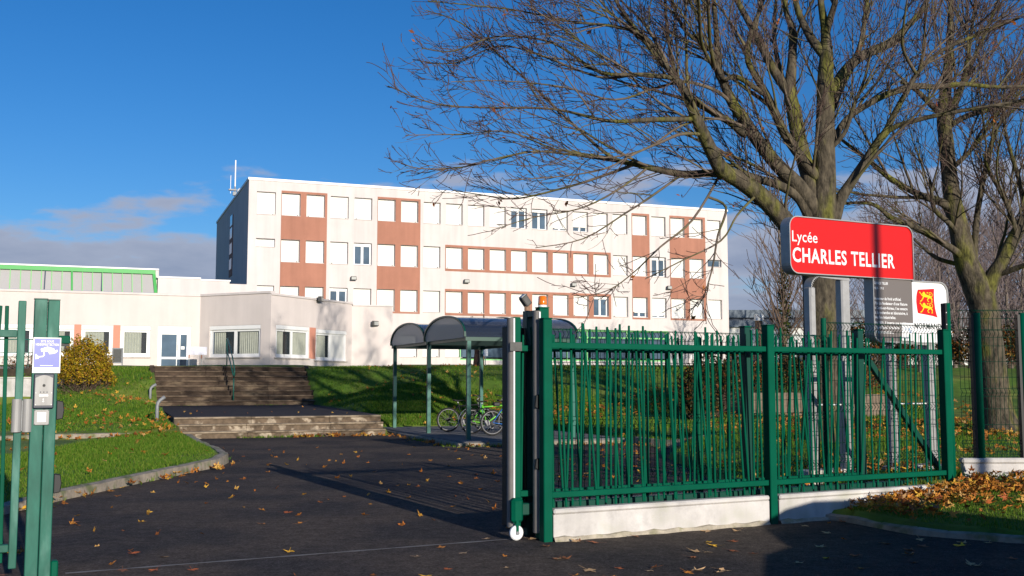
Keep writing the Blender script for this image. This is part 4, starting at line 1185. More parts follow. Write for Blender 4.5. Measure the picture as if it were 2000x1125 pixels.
# ------------------------------------------------------------------ pedestrian gate and its posts
gp = empty('gate_post', FF.p(-4.68, 0, 0), 'pair of weathered green gate posts carrying the intercom', 'gate post', rz=FF.rz)
m = MB(FF); m.box(-4.778, -4.682, -.05, .05, 0, 2.255); m.build('post', 'green_old', gp, bevel=.006)
m = MB(FF); m.box(-4.676, -4.588, -.045, .055, 0, 2.25); m.build('post', 'green_old', gp, bevel=.006)
for (a0, a1, z, b0, b1) in ((-4.781, -4.679, 2.256, -.053, .053), (-4.677, -4.586, 2.251, -.047, .057)):
    m = MB(FF); m.box(a0, a1, b0, b1, z, z + .008); m.build('post_cap', 'green_dark', gp)
m = MB(FF); m.box(-4.586, -4.50, -.02, .04, 1.90, 1.965); m.build('catch_box', 'green', gp, bevel=.006)
m = MB(FF); m.box(-4.586, -4.51, -.01, .03, 1.88, 1.898); m.build('catch_plate', 'black', gp)
for z in (1.36, .77):
    m = MB(FF); m.prism([(-4.586, z - .08), (-4.535, z - .07), (-4.525, z), (-4.535, z + .07), (-4.586, z + .08)], -.02, .03); m.build('buffer', 'black', gp, bevel=.006, fix=True)
m = MB(FF); m.box(-4.586, -4.53, -.04, .05, 0, .16); m.build('foot_bracket', 'green', gp, bevel=.01)
pgt = empty('pedestrian_gate', FF.p(-5.4, 0, .1), 'weathered green pedestrian gate with upright bars, cut by the picture edge', 'gate', rz=FF.rz)
for s in (-4.895, -6.1):
    m = MB(FF); m.box(s, s + .058, -.03, .03, .12, 2.24); m.build('stile', 'green_old', pgt, bevel=.005)
for z in (1.945, .25):
    m = MB(FF); m.box(-6.04, -4.897, -.028, .028, z, z + .06); m.build('rail', 'green_old', pgt, bevel=.005)
for s, t in ((-4.962, -.012), (-5.06, .03), (-5.17, -.03), (-5.29, .02), (-5.42, -.02), (-5.55, .04), (-5.68, -.03), (-5.80, .02), (-5.93, -.02)):
    m = MB(FF); m.bar((s - t, .043, .16), (s + t * 1.2, .043, 2.20), .03, .022); m.build('bar', 'green', pgt, bevel=.004)
lk = empty('gate_lock', FF.p(-4.83, -.04, 1.2), 'brushed aluminium lock case with twin rounded pull handles on the small gate', 'lock', rz=FF.rz)
for a0, a1 in ((-4.915, -4.842), (-4.836, -4.765)):
    m = MB(FF); n = 10; i = len(m.v); c = (a0 + a1) / 2; w = (a1 - a0) / 2
    for z in (1.19, 1.452):
        for k in range(n + 1):
            A = math.pi * k / n; m.P(c - w * math.cos(A), -.04 - .03 * math.sin(A), z)
    for k in range(n): m.f.append((i + k, i + k + 1, i + n + 2 + k, i + n + 1 + k))
    m.f.append(tuple(i + k for k in range(n + 1))[::-1]); m.f.append(tuple(i + n + 1 + k for k in range(n + 1))); m.f.append((i, i + n + 1, i + 2 * n + 1, i + n))
    m.build('handle', 'alu', lk, smooth=False, fix=True)
m = MB(FF); m.box(-4.912, -4.768, -.039, -.031, 1.20, 1.44); m.build('back_plate', 'steel', lk)
ic = empty('intercom', FF.p(-4.67, -.06, 1.38), 'metal intercom panel in a dark frame on the gate post', 'intercom', rz=FF.rz)
m = MB(FF); m.box(-4.765, -4.612, -.078, -.052, 1.375, 1.655); m.build('frame', 'navy', ic, bevel=.008)
fc = [(-4.752, 1.40), (-4.624, 1.40), (-4.624, 1.62)] + [(-4.624 - .128 * k / 8, 1.62 + .022 * math.sin(math.pi * k / 8)) for k in range(1, 8)] + [(-4.752, 1.62)]
m = MB(FF); m.prism(fc, -.084, -.0785); ifc = m.build('face_plate', 'alu', ic, fix=True)
m = MB(); m.disc(FF.p(-4.688, -.086, 1.560), .011, .005, (FF.n[0], FF.n[1], 0), 16); m.build('camera_eye', 'black', ifc)
for k in range(3):
    m = MB(); m.disc(FF.p(-4.712 + .024 * k, -.086, 1.507), .005, .004, (FF.n[0], FF.n[1], 0), 10); m.build('button', 'navy', ifc)
m = MB(FF); m.box(-4.722, -4.655, -.088, -.0845, 1.472, 1.487); m.build('name_strip', 'white', ifc)
m = MB(FF); m.ribbon([(-4.690, 1.455), (-4.690, 1.44)], .008, -.086); m.ribbon([(-4.697, 1.435), (-4.69, 1.427), (-4.683, 1.435)], .005, -.086); m.build('symbol', 'whitestrip', ifc)
m = MB(FF)
for a, z in ((-4.746, 1.406), (-4.63, 1.406), (-4.746, 1.5), (-4.63, 1.5)): m.box(a - .003, a + .003, -.087, -.0845, z - .003, z + .003)
m.build('screw', 'whitestrip', ifc)
bp = empty('badge_reader', FF.p(-4.69, -.055, 1.25), 'square bright metal plate below the intercom', 'plate', rz=FF.rz)
m = MB(FF); m.box(-4.752, -4.640, -.062, -.052, 1.243, 1.366); pl = m.build('plate', 'alu', bp, bevel=.003)
m = MB(FF); m.box(-4.728, -4.664, -.065, -.0625, 1.268, 1.345); m.build('pad', 'white', pl)
m = MB(FF)
for a, z in ((-4.746, 1.25), (-4.646, 1.25), (-4.746, 1.36), (-4.646, 1.36)): m.box(a - .003, a + .003, -.065, -.0622, z - .003, z + .003)
m.build('screw', 'navy', pl)
vs = empty('surveillance_sign', FF.p(-4.67, -.06, 1.66), 'violet blue camera surveillance sign above the intercom', 'sign', rz=FF.rz)
m = MB(FF); m.box(-4.778, -4.572, -.062, -.052, 1.66, 1.945); bd = m.build('board', 'white', vs)
m = MB(FF); m.box(-4.770, -4.580, -.0645, -.0622, 1.705, 1.937); vp = m.build('blue_field', 'violet', bd)
text_part('SITE SOUS', FF, -4.722, 1.906, -.0662, .095, .018, 'white', vp, bold=.02)
text_part('VIDEOPROTECTION', FF, -4.762, 1.880, -.0662, .174, .018, 'white', vp, bold=.03)
m = MB(FF)
def q_(*p): return [(-4.770 + x * .190 / 100, 1.705 + y * .232 / 122) for x, y in p]
m.prism(q_((25, 78), (52, 88), (78, 80), (80, 70), (50, 66), (28, 66)), -.0668, -.0646)
m.prism(q_((55, 65), (78, 69), (90, 76), (92, 68), (84, 60), (60, 55)), -.0668, -.0646)
m.ribbon(q_((38, 64), (40, 52), (34, 46), (16, 44)), .010, -.0668)
m.ribbon(q_((8, 56), (8, 34)), .009, -.0669); m.ribbon(q_((12, 50), (18, 42), (14, 36)), .010, -.067)
m.build('camera_symbol', 'white', vp, fix=True)
m = MB(FF); m.ribbon([(-4.745, 1.690), (-4.675, 1.690)], .012, -.0628); m.ribbon([(-4.732, 1.674), (-4.690, 1.674)], .010, -.0628); m.ribbon([(-4.632, 1.673), (-4.588, 1.673)], .004, -.0628)
m.build('small_print', 'inkgrey', bd)
m = MB(FF); m.ribbon([(-4.722, 1.719), (-4.628, 1.719)], .005, -.0662); m.build('small_print', 'white', vp)

# ------------------------------------------------------------------ small things by the entrance
nb = empty('notice_board', (-20.3, 44.6, 2.15), 'grey framed notice board on two legs beside the round bush', 'notice board')
NBF = Fr((-16.95, 44.6), (1, .1), 0)
nb.location = NBF.p(0, 0, 2.1); W[nb] = Matrix.Translation(Vector(NBF.p(0, 0, 2.1)))
m = MB(NBF); m.box(.08, .42, -.02, .02, 2.36, 2.92); m.build('panel', 'floodgrey', nb)
m = MB(NBF); ringframe(m, .03, .47, 2.32, 2.97, -.03, .05, .06); m.build('frame', 'steel', nb)
for a in (.05, .45):
    m = MB(NBF); m.box(a - .02, a + .02, -.02, .02, 1.95, 2.318); m.build('leg', 'steel', nb)
m = MB(NBF); m.box(.07, .43, -.015, .015, 2.16, 2.19); m.build('crossbar', 'steel', nb)

bs = empty('trestle_sign', FA.p(-.35, -2.2, 2.165), 'faded pale board on thin trestle legs beside the glass door', 'sign', rz=FA.rz)
m = MB(FA); m.box(-.75, .15, -2.25, -2.22, 2.76, 3.12); bo = m.build('board', 'paper', bs)
for a in (-.62, -.08):
    m = MB(FA); m.tube([(a, -2.2, 2.14), (a, -2.21, 2.80)], .02, 6); lg = m.build('leg', 'steel', bs)
    m = MB(FA); m.tube([(a, -2.24, 2.60), (a, -2.24, 2.75)], .032, 8); m.build('knob', 'terra', lg)

# ramp wall and railing at the left of the terrace
rw_ = empty('retaining_wall', (-20.5, 40.6, .5), 'pale concrete ramp wall below the terrace railing', 'wall')
m = MB(); m.box(-30, -17.4, 40.55, 40.8, .0, 1.68); m.box(-17.4, -17.2, 40.55, 44, .0, 1.68); m.build('wall', 'concrete_w', rw_)
m = MB(); m.box(-30, -17.15, 40.5, 40.85, 1.682, 1.73); m.build('coping', 'concrete_w', rw_)
m = MB(); m.box(-30, -17.0, 40.86, 48, .5, 2.05); tag(m.build('terrace', 'soil'), kind='structure')
rl = empty('railing', (-21, 42.5, 2.05), 'thin grey green railing along the raised path before the curtained windows', 'railing')
m = MB()
for x in np.arange(-27, -18.0, 1.5): m.tube([(x, 42.5, 2.0), (x, 42.5, 3.25)], .022, 6)
m.build('post', 'green_mid', rl)
m = MB(); m.tube([(-28, 42.5, 3.25), (-18.2, 42.5, 3.25)], .022, 6); m.tube([(-28, 42.5, 2.72), (-18.2, 42.5, 2.72)], .015, 6); m.build('rail', 'green_mid', rl)

# lopped tree and slim pole on the lawn behind the shelters
lt = empty('lopped_tree', (-1.62, 50.2, 2.2), 'short reddish brown lopped trunk on the lawn behind the shelter', 'tree trunk')
m = MB(); m.tube([(-1.62, 50.2, 2.0), (-1.62, 50.2, 2.3), (-1.6, 50.2, 2.9), (-1.63, 50.2, 3.6), (-1.6, 50.2, 4.1)], [.34, .24, .19, .18, .15], 12, world=True); m.build('trunk', 'lopped', lt, smooth=True)
m = MB(); m.tube([(-1.62, 50.2, 3.7), (-1.85, 50.1, 4.3), (-1.95, 50.1, 4.62)], [.13, .11, .09], 10, world=True); m.build('branch_stub', 'lopped', lt, smooth=True)
m = MB(); m.tube([(-1.35, 50.3, 2.1), (-1.35, 50.3, 4.75)], .035, 8, world=True)
tag(m.build('slim_pole', 'brick', org=(-1.35, 50.3, 2.1)), 'slim brown pole standing close to the lopped trunk', 'pole')
pw_ = empty('white_plaque', (-1.25, 49.8, 2.8), 'small white plaque on a stake in front of the green glazed front', 'plaque')
m = MB(); m.box(-1.36, -1.14, 49.78, 49.8, 2.75, 3.15); m.build('plate', 'white', pw_)
m = MB(); m.box(-1.27, -1.23, 49.801, 49.83, 2.1, 3.1); m.build('stake', 'steel', pw_)

# far things to the right of the school
wh_ = empty('warehouse', (34, 112, 2.5), 'distant pale warehouse with blue grey roof behind the bare trees', 'building')
m = MB(); m.box(22.0, 60, 110, 125, 2, 7.15); m.build('wall', 'warehouse', wh_)
m = MB(); m.box(21.8, 60.2, 109.7, 125, 7.152, 7.85); m.box(21.8, 60.2, 109.9, 125, 8.15, 8.95); m.build('roof', 'roofblue', wh_)
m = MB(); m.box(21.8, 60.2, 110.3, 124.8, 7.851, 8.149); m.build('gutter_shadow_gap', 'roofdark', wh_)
m = MB()
for x in (24.2, 30, 36, 42): m.box(x, x + 2.2, 109.9, 110.05, 3.6, 5.2)
m.build('window', 'glass', wh_)
lp = empty('boundary_pillar', (14.1, 60, 2.5), 'brown brick pillar with a white cap in front of the pale warehouse', 'pillar')
m = MB(); m.box(13.95, 14.3, 60, 60.35, 2.3, 5.0); m.build('shaft', 'brick', lp)
m = MB(); m.box(13.9, 14.35, 59.95, 60.4, 5.002, 5.35); m.build('cap', 'white', lp)
gw = empty('garden_wall', (8.4, 34.6, .6), 'low brown stone wall in front of the russet shrubs', 'wall')
m = MB(); m.box(7.0, 10.3, 34.5, 34.8, .2, 1.20); m.build('wall', 'gardenwall', gw, bevel=.03)
m = MB(); m.box(10.31, 12.1, 34.2, 34.5, .2, 1.15); m.build('wall', 'gardenwall', gw, bevel=.03)

# ------------------------------------------------------------------ foliage and trees
def leaf_quads(P, N, size, rng, asp=.6):
    """small rhombic leaves at points P"""
    n = len(P)
    d = rng.normal(size=(n, 3)); d /= np.linalg.norm(d, axis=1)[:, None]
    u = np.cross(d, rng.normal(size=(n, 3))); u /= np.linalg.norm(u, axis=1)[:, None]
    s = size * rng.uniform(.6, 1.3, n)[:, None]
    V = np.stack([P - d * s, P + u * s * asp * .6, P + d * s, P - u * s * asp * .6], 1).reshape(-1, 3)
    F = np.arange(4 * n).reshape(n, 4)
    return V, F

def tubes_np(lines, sides):
    """many tapered tubes in one array mesh; lines = [(pts Nx3, radii N)]"""
    Vs, Fs, off = [], [], 0
    ang = np.arange(sides) * 2 * np.pi / sides; ca, sa = np.cos(ang), np.sin(ang)
    for P, r in lines:
        n = len(P); T = np.empty_like(P)
        T[1:-1] = P[2:] - P[:-2]; T[0] = P[1] - P[0]; T[-1] = P[-1] - P[-2]
        T /= np.linalg.norm(T, axis=1)[:, None] + 1e-9
        ref = np.array([.31, .17, .93]) if abs(T[0, 2]) < .8 else np.array([.95, .2, .1])
        X = np.cross(T, ref); X /= np.linalg.norm(X, axis=1)[:, None] + 1e-9
        Y = np.cross(T, X)
        V = P[:, None, :] + (X[:, None, :] * ca[None, :, None] + Y[:, None, :] * sa[None, :, None]) * r[:, None, None]
        Vs.append(V.reshape(-1, 3))
        b = off + np.arange(n - 1)[:, None] * sides; j = np.arange(sides)[None, :]; k = (j + 1) % sides
        Fs.append(np.stack([b + j, b + k, b + k + sides, b + j + sides], -1).reshape(-1, 4)); off += n * sides
    return np.concatenate(Vs), np.concatenate(Fs)

def smooth_line(P, r, sub=4):
    """Catmull-Rom refinement of a traced limb"""
    P = np.asarray(P, float); r = np.asarray(r, float); n = len(P); out, rr = [], []
    for i in range(n - 1):
        p0, p1, p2, p3 = P[max(i - 1, 0)], P[i], P[i + 1], P[min(i + 2, n - 1)]
        for k in range(sub):
            t = k / sub
            out.append(.5 * (2 * p1 + (p2 - p0) * t + (2 * p0 - 5 * p1 + 4 * p2 - p3) * t * t + (3 * p1 - p0 - 3 * p2 + p3) * t ** 3))
            rr.append(r[i] + (r[i + 1] - r[i]) * t)
    out.append(P[-1]); rr.append(r[-1])
    return np.array(out), np.array(rr)

def grow(p, d, length, r0, rng, nseg, wob, trop, r1=.25):
    """a branch as a wandering polyline"""
    P = [np.array(p)]; d = np.array(d, float); s = length / nseg
    for i in range(nseg):
        d = d + rng.normal(size=3) * wob + trop * (i / nseg); d /= np.linalg.norm(d)
        P.append(P[-1] + d * s)
    return np.array(P), np.linspace(r0, r0 * r1, nseg + 1)

def side_dir(T, rng, spread):
    x = rng.normal(size=3); x -= T * x.dot(T); x /= np.linalg.norm(x) + 1e-9
    return T * math.cos(spread) + x * math.sin(spread)

def traced_tree(Y0, limbs, rng, dens=1.0):
    """limbs: list of (depth start, depth end, [(bearing x, bearing y, width) ...]); each limb is rooted inside an earlier one"""
    out = []
    for li, (d0, d1, pts) in enumerate(limbs):
        n = len(pts); P, r = [], []; delta = 0.; root = None
        if li:
            p = at(pts[0][0], pts[0][1], Y0); q0 = np.array([p[0] / p[1], (p[2] - CAMH) / p[1]]); best = 1e9
            for Q, q in out:
                D2 = np.hypot(Q[:, 0] / Q[:, 1] - q0[0], (Q[:, 2] - CAMH) / Q[:, 1] - q0[1])
                k = int(D2.argmin())
                if D2[k] - q[k] / Y0 * .8 < best: best = D2[k] - q[k] / Y0 * .8; root = (Q[k], q[k])
            delta = root[0][1] - (Y0 + d0)
        for i, (x, y, w) in enumerate(pts):
            t = i / (n - 1); Y = Y0 + d0 + (d1 - d0) * t + delta * (1 - t) ** 1.0
            P.append(at(x, y, Y)); r.append(w * (.90 if li else 1) / 2 / FPX * Y)
        if root is not None and np.linalg.norm(root[0] - P[0]) > .02:
            P.insert(0, root[0]); r.insert(0, min(r[0] * 1.15, root[1]))
        out.append(smooth_line(P, r, 4))
    return out

def ramify(limbs, rng, root, k2=2.6, k3=4.2, k4=6.0, bias=(0, 0, 0), rmin=.006, upness=.25, len2=(1.0, 2.6), sparse=()):
    """secondary branches, twigs and twiglets along traced limbs"""
    B2, B3, B4 = [], [], []
    bias = np.array(bias, float)
    def child_of(P, r, dens, lmin, lmax, rscale, spread, trop, wob, nseg, out, start=.15, up=0.):
        seg = np.linalg.norm(np.diff(P, axis=0), axis=1); L = seg.sum(); cum = np.concatenate([[0], np.cumsum(seg)])
        n = rng.poisson(L * dens)
        for _ in range(n):
            s = L * (start + (1 - start) * rng.random() ** .8); i = min(np.searchsorted(cum, s) - 1, len(seg) - 1); i = max(i, 0)
            t = (s - cum[i]) / seg[i]; p = P[i] * (1 - t) + P[i + 1] * t; T = (P[i + 1] - P[i]) / seg[i]
            rp = r[i] * (1 - t) + r[i + 1] * t
            d = side_dir(T, rng, rng.uniform(*spread)); out_d = p - root; out_d /= np.linalg.norm(out_d)
            d = d + .25 * out_d + bias * .35; d[2] += up; d /= np.linalg.norm(d)
            ln = rng.uniform(lmin, lmax) * (.28 + .72 * (1 - s / L))
            r0 = max(rmin * .8, min(rp * .6, ln * rscale))
            out.append(grow(p, d, ln, r0, rng, nseg, wob, trop))
    tr = np.array([0, 0, .10])
    for li, (P, r) in enumerate(limbs): child_of(P, r, k2 * (.22 if li in sparse else 1), *len2, .0085, (.5, 1.1), tr, .10, 7, B2, .12, upness)
    src = B2 + [(P[len(P) // 3:], r[len(P) // 3:]) for li, (P, r) in enumerate(limbs) if r[-1] < .035]
    for P, r in src: child_of(P, r, k3, .35, 1.15, .0065, (.45, 1.0), tr, .12, 5, B3, .15, .05)
    for P, r in B3: child_of(P, r, k4, .08, .30, .012, (.5, 1.1), tr * 1.5, .15, 2, B4, .15, .05)
    return B2, B3, B4

def sublimbs(limbs, rng, root, dens, bias):
    """sweeping middle-sized branches along the traced limbs"""
    out = []
    for P, r in limbs:
        seg = np.linalg.norm(np.diff(P, axis=0), axis=1); L = seg.sum(); cum = np.concatenate([[0], np.cumsum(seg)])
        for _ in range(rng.poisson(L * dens)):
            q = L * rng.uniform(.12, .95); i = max(min(np.searchsorted(cum, q) - 1, len(seg) - 1), 0)
            if r[i] < .026: continue
            T = (P[i + 1] - P[i]) / seg[i]; d = side_dir(T, rng, rng.uniform(.45, .95)); o = P[i] - root; o /= np.linalg.norm(o)
            d = d + .25 * o + np.array(bias); d[2] += .30; d /= np.linalg.norm(d)
            ln = rng.uniform(1.6, 3.9); out.append(grow(P[i], d, ln, min(r[i] * .55, .011 * ln + .004), rng, 10, .075, np.array([0, 0, .07]), .22))
    return out

def tree_parts(t, limbs, B2, B3, B4, leaves, rng, bark='bark', twig='twig', rmin=.0055):
    V, F = tubes_np(limbs[:1], 14)
    np_mesh('trunk', V, F, bark, t, smooth=True)
    for P, r in limbs[1:]:
        if r[0] > .055:
            V, F = tubes_np([(P, r)], 10); np_mesh('limb', V, F, bark, t, smooth=True)
    small = [(P, r) for P, r in limbs[1:] if r[0] <= .055]
    V, F = tubes_np(small + B2, 6)
    np_mesh('branches', V, F, bark if False else 'twig2', t, smooth=True)
    clampr = lambda Ls, lo: [(P, np.maximum(r, lo)) for P, r in Ls]
    V3, F3 = tubes_np(clampr(B3, rmin * 1.15), 4); V4, F4 = tubes_np(clampr(B4, rmin * .72), 3)
    V = np.concatenate([V3, V4]); F = np.concatenate([F3, F4 + len(V3)])
    c = np_mesh('crown', V, F, twig, t)
    if leaves:
        ends = np.array([B3[i][0][-1] for i in rng.choice(len(B3), leaves)])
        pts = np.concatenate([ends + rng.normal(size=ends.shape) * .04, ends + rng.normal(size=ends.shape) * .05])
        V, F = leaf_quads(pts, None, .055, rng, .8)
        np_mesh('withered_leaves', V, F, 'dead_leaf', t)
    return c
M['twig2'] = material('branch bark', (.13, .10, .075), .9, var=.4, vscale=3, col2=(.10, .09, .03), mix2=(.45, .62), s2=1.2)

T1 = [
 (0, 0, [(1608, 872, 104), (1607, 850, 84), (1606, 800, 76), (1606, 700, 72), (1605, 600, 72), (1604, 530, 74), (1606, 470, 66), (1608, 420, 52), (1611, 350, 43), (1611, 280, 39), (1612, 220, 36), (1612, 160, 33), (1614, 110, 27), (1612, 60, 18), (1604, 10, 13), (1596, -60, 8)]),
 (-.1, -2.2, [(1596, 545, 48), (1560, 470, 44), (1524, 422, 42), (1490, 386, 40), (1445, 352, 38), (1412, 333, 35), (1392, 300, 30), (1373, 260, 27), (1358, 228, 24), (1342, 190, 20), (1318, 150, 15), (1280, 105, 12), (1240, 55, 9), (1205, 5, 7), (1180, -50, 4)]),
 (.2, -1.2, [(1590, 440, 26), (1562, 390, 22), (1530, 366, 20), (1490, 352, 18), (1440, 342, 17), (1390, 338, 17), (1335, 340, 16), (1280, 330, 14), (1240, 320, 12), (1205, 313, 10), (1168, 287, 7), (1120, 243, 5.5), (1062, 188, 4.5), (975, 108, 3.5), (902, 46, 3), (832, 20, 2)]),
 (0, -.9, [(1602, 425, 38), (1562, 366, 34), (1518, 322, 31), (1478, 272, 29), (1452, 232, 26), (1430, 200, 23), (1415, 165, 20), (1404, 138, 17), (1400, 80, 13), (1396, 20, 10), (1390, -50, 7)]),
 (-.5, -1.5, [(1456, 262, 20), (1428, 240, 17), (1394, 220, 15), (1366, 203, 14), (1338, 182, 12), (1318, 140, 10), (1306, 80, 8), (1300, 20, 6), (1296, -50, 4)]),
 (-.1, -.9, [(1602, 352, 26), (1570, 315, 23), (1534, 264, 21), (1511, 214, 19), (1494, 180, 17), (1472, 142, 15), (1460, 112, 13), (1468, 60, 11), (1486, 15, 9), (1500, -50, 6)]),
 (.3, .8, [(1600, 410, 40), (1580, 345, 36), (1562, 280, 34), (1551, 220, 32), (1543, 178, 28), (1547, 120, 20), (1548, 60, 17), (1536, 25, 12), (1524, -40, 8)]),
 (.8, 1.2, [(1541, 180, 24), (1514, 142, 21), (1490, 95, 19), (1462, 42, 15), (1434, -10, 13), (1410, -60, 9)]),
 (0, .3, [(1614, 112, 24), (1588, 80, 20), (1570, 48, 17), (1556, 12, 14), (1545, -50, 9)]),
 (0, -.4, [(1612, 70, 18), (1622, 35, 15), (1632, 0, 12), (1640, -60, 8)]),
 (-.1, -.8, [(1626, 428, 34), (1640, 392, 27), (1664, 354, 22), (1692, 312, 20), (1716, 275, 19), (1730, 258, 17), (1742, 232, 14), (1760, 198, 12), (1772, 178, 11), (1790, 145, 11), (1830, 105, 9), (1890, 75, 8), (1990, 35, 6)]),
 (-.5, -1.3, [(1728, 260, 14), (1752, 246, 12), (1796, 233, 11), (1832, 225, 10), (1880, 216, 9), (1940, 206, 8), (2030, 190, 6)]),
 (.4, .7, [(1622, 290, 18), (1640, 252, 15), (1664, 224, 14), (1716, 192, 14), (1756, 176, 15), (1786, 168, 15), (1830, 170, 12), (1880, 164, 11), (1950, 170, 8), (2040, 165, 5)]),
 (.3, 1.4, [(1622, 180, 24), (1650, 138, 22), (1682, 110, 22), (1715, 95, 21), (1745, 80, 19), (1768, 56, 15), (1800, 20, 12), (1830, -40, 8)]),
 (-.8, -2.0, [(1790, 145, 9), (1772, 115, 8), (1762, 85, 7), (1766, 40, 5), (1775, -20, 3)]),
 (-.8, -1.6, [(1794, 142, 9), (1806, 90, 7), (1806, 40, 5), (1812, -20, 3)]),
 (-2.0, -3.4, [(1350, 232, 13), (1268, 234, 11), (1187, 236, 8), (1080, 213, 5), (938, 210, 4), (849, 203, 3), (758, 168, 2)]),
 (-1.8, -2.6, [(1320, 152, 12), (1258, 146, 10), (1169, 140, 7), (1080, 84, 5), (973, 71, 4), (884, 100, 3), (824, 94, 2)]),
 (-1.2, -2.6, [(1200, 314, 7), (1116, 302, 5.5), (1044, 296, 4.5), (973, 309, 4), (900, 327, 3), (820, 329, 2.5), (780, 317, 2)]),
 (-1.1, -.2, [(1236, 322, 8), (1176, 344, 6), (1116, 363, 5), (1009, 388, 3.5), (938, 380, 2.5), (885, 372, 2)]),
 (-1.2, -3.0, [(1196, 308, 6), (1150, 302, 5), (1080, 290, 4), (991, 257, 3.2), (902, 262, 2.5), (792, 264, 2)]),
 (-1.9, -2.9, [(1290, 112, 11), (1258, 70, 9), (1204, 52, 7), (1116, 42, 5), (1009, 20, 3.5), (938, 12, 3), (836, 2, 2)]),
 (-1.9, -1.0, [(1240, 145, 7), (1169, 150, 5.5), (1044, 104, 4), (973, 90, 3), (884, 124, 2.5), (806, 116, 2)]),
 (-2.0, -3.0, [(1374, 262, 8), (1330, 262, 8), (1290, 278, 7), (1240, 300, 5), (1180, 330, 4), (1090, 345, 3), (985, 352, 2.2)]),
 (-1.4, -3.6, [(1404, 345, 7), (1352, 430, 5), (1290, 482, 4), (1240, 530, 3), (1190, 566, 2.3), (1128, 582, 1.6)]),
 (-1.2, -3.0, [(1330, 342, 6), (1270, 385, 5), (1222, 416, 4), (1140, 466, 3), (1046, 484, 2)]),
 (-2.2, -4.5, [(1418, 405, 6), (1402, 460, 5), (1392, 520, 4), (1376, 575, 2.5), (1362, 600, 1.8)]),
 (-1.0, -2.6, [(1480, 378, 7), (1440, 420, 5), (1408, 470, 4), (1330, 510, 3), (1260, 545, 2)]),
 (-1.0, -2.4, [(1262, 330, 6), (1200, 375, 4.5), (1130, 408, 3.5), (1040, 425, 2.5), (960, 450, 2)]),
 (-1.4, -2.4, [(1428, 202, 9), (1400, 178, 8), (1340, 160, 7), (1280, 172, 6), (1200, 195, 4.5), (1100, 170, 3.5), (980, 158, 2.5), (880, 160, 2)]),
 (-1.5, -3.2, [(1462, 250, 6), (1400, 232, 6), (1330, 246, 5.5), (1262, 290, 4.5), (1180, 308, 4), (1100, 292, 3), (1020, 258, 2.5)]),
 (-1.6, -3.6, [(1400, 140, 10), (1372, 90, 9), (1366, 30, 8), (1362, -40, 6)]),
 (-1.6, -3.0, [(1402, 150, 10), (1388, 95, 9), (1384, 30, 8), (1380, -40, 6)]),
 (.2, -1.6, [(1490, 182, 12), (1440, 150, 11), (1410, 152, 11), (1390, 100, 9), (1344, 66, 8), (1318, 20, 7), (1306, -30, 5)]),
 (.3, -.8, [(1610, 300, 12), (1648, 262, 10), (1668, 205, 8), (1690, 150, 6), (1700, 100, 4)]),
 (.6, 2.4, [(1614, 240, 16), (1648, 160, 14), (1680, 90, 12), (1690, 30, 10), (1700, -40, 6)]),
 (1.0, 2.6, [(1552, 230, 14), (1524, 140, 12), (1512, 70, 9), (1516, 0, 7), (1520, -60, 4)]),
]
T2 = [
 (0, 0, [(1955, 842, 92), (1952, 826, 70), (1946, 790, 58), (1938, 720, 52), (1930, 650, 50), (1921, 600, 54), (1908, 560, 54), (1888, 515, 44), (1874, 450, 38), (1862, 400, 34), (1854, 340, 30), (1848, 280, 29), (1843, 220, 26), (1850, 150, 20), (1855, 80, 14), (1858, 0, 10), (1862, -60, 6)]),
 (0, -.8, [(1918, 588, 44), (1936, 545, 36), (1954, 516, 31), (1980, 465, 28), (2002, 428, 25), (2036, 370, 20), (2062, 300, 15), (2090, 220, 10)]),
 (-.1, -1.2, [(1886, 510, 18), (1868, 492, 16), (1828, 466, 14), (1780, 441, 13), (1742, 426, 12), (1716, 405, 9), (1690, 396, 8), (1640, 398, 5)]),
 (.1, -.6, [(1862, 410, 22), (1834, 393, 18), (1800, 382, 15), (1766, 365, 13), (1734, 345, 12), (1702, 318, 11), (1670, 293, 9), (1640, 270, 6)]),
 (.2, .6, [(1882, 518, 12), (1862, 514, 10), (1830, 504, 9), (1804, 484, 7), (1784, 466, 5)]),
 (0, -.6, [(1902, 520, 15), (1906, 440, 13), (1916, 375, 12), (1928, 316, 11), (1940, 270, 10), (1956, 236, 8), (1992, 205, 6), (2030, 170, 4)]),
 (0, -.7, [(1845, 228, 16), (1826, 212, 13), (1806, 192, 12), (1788, 175, 10), (1760, 160, 7)]),
 (.2, .9, [(1850, 248, 14), (1890, 226, 13), (1940, 212, 12), (2010, 198, 8)]),
 (0, -1.5, [(2004, 425, 12), (1990, 350, 10), (1972, 290, 8), (1960, 230, 6), (1966, 140, 4)]),
 (.1, -.9, [(1878, 470, 10), (1858, 440, 12), (1826, 410, 10), (1820, 380, 8), (1816, 350, 5)]),
 (0, -1.0, [(1960, 508, 14), (1985, 470, 12), (1975, 420, 10), (1952, 370, 10), (1935, 340, 8), (1920, 300, 5)]),
 (.3, 1.8, [(1848, 262, 13), (1872, 190, 11), (1900, 120, 9), (1930, 50, 7), (1960, -30, 4)]),
 (-.3, -2.0, [(1846, 230, 13), (1880, 160, 11), (1895, 80, 8), (1905, 0, 6), (1915, -60, 4)]),
 (-.3, -1.2, [(1944, 538, 14), (1996, 520, 12), (2050, 500, 9)]),
 (.4, -.8, [(1856, 330, 12), (1890, 300, 10), (1930, 250, 8), (1990, 160, 6), (2040, 90, 4)]),
]
Y1, Y2_ = 22.0, 26.0
DROOP = {i - 1 for i, t in enumerate(T1) if t[2][0][:2] in ((1404, 345), (1330, 342), (1418, 405), (1480, 378), (1262, 330))}
r1 = np.random.default_rng(101)
L1 = traced_tree(Y1, T1, r1)
base1 = tuple(at(1608, 866, Y1)); base1 = (base1[0], base1[1], float(height(base1[0], base1[1])))
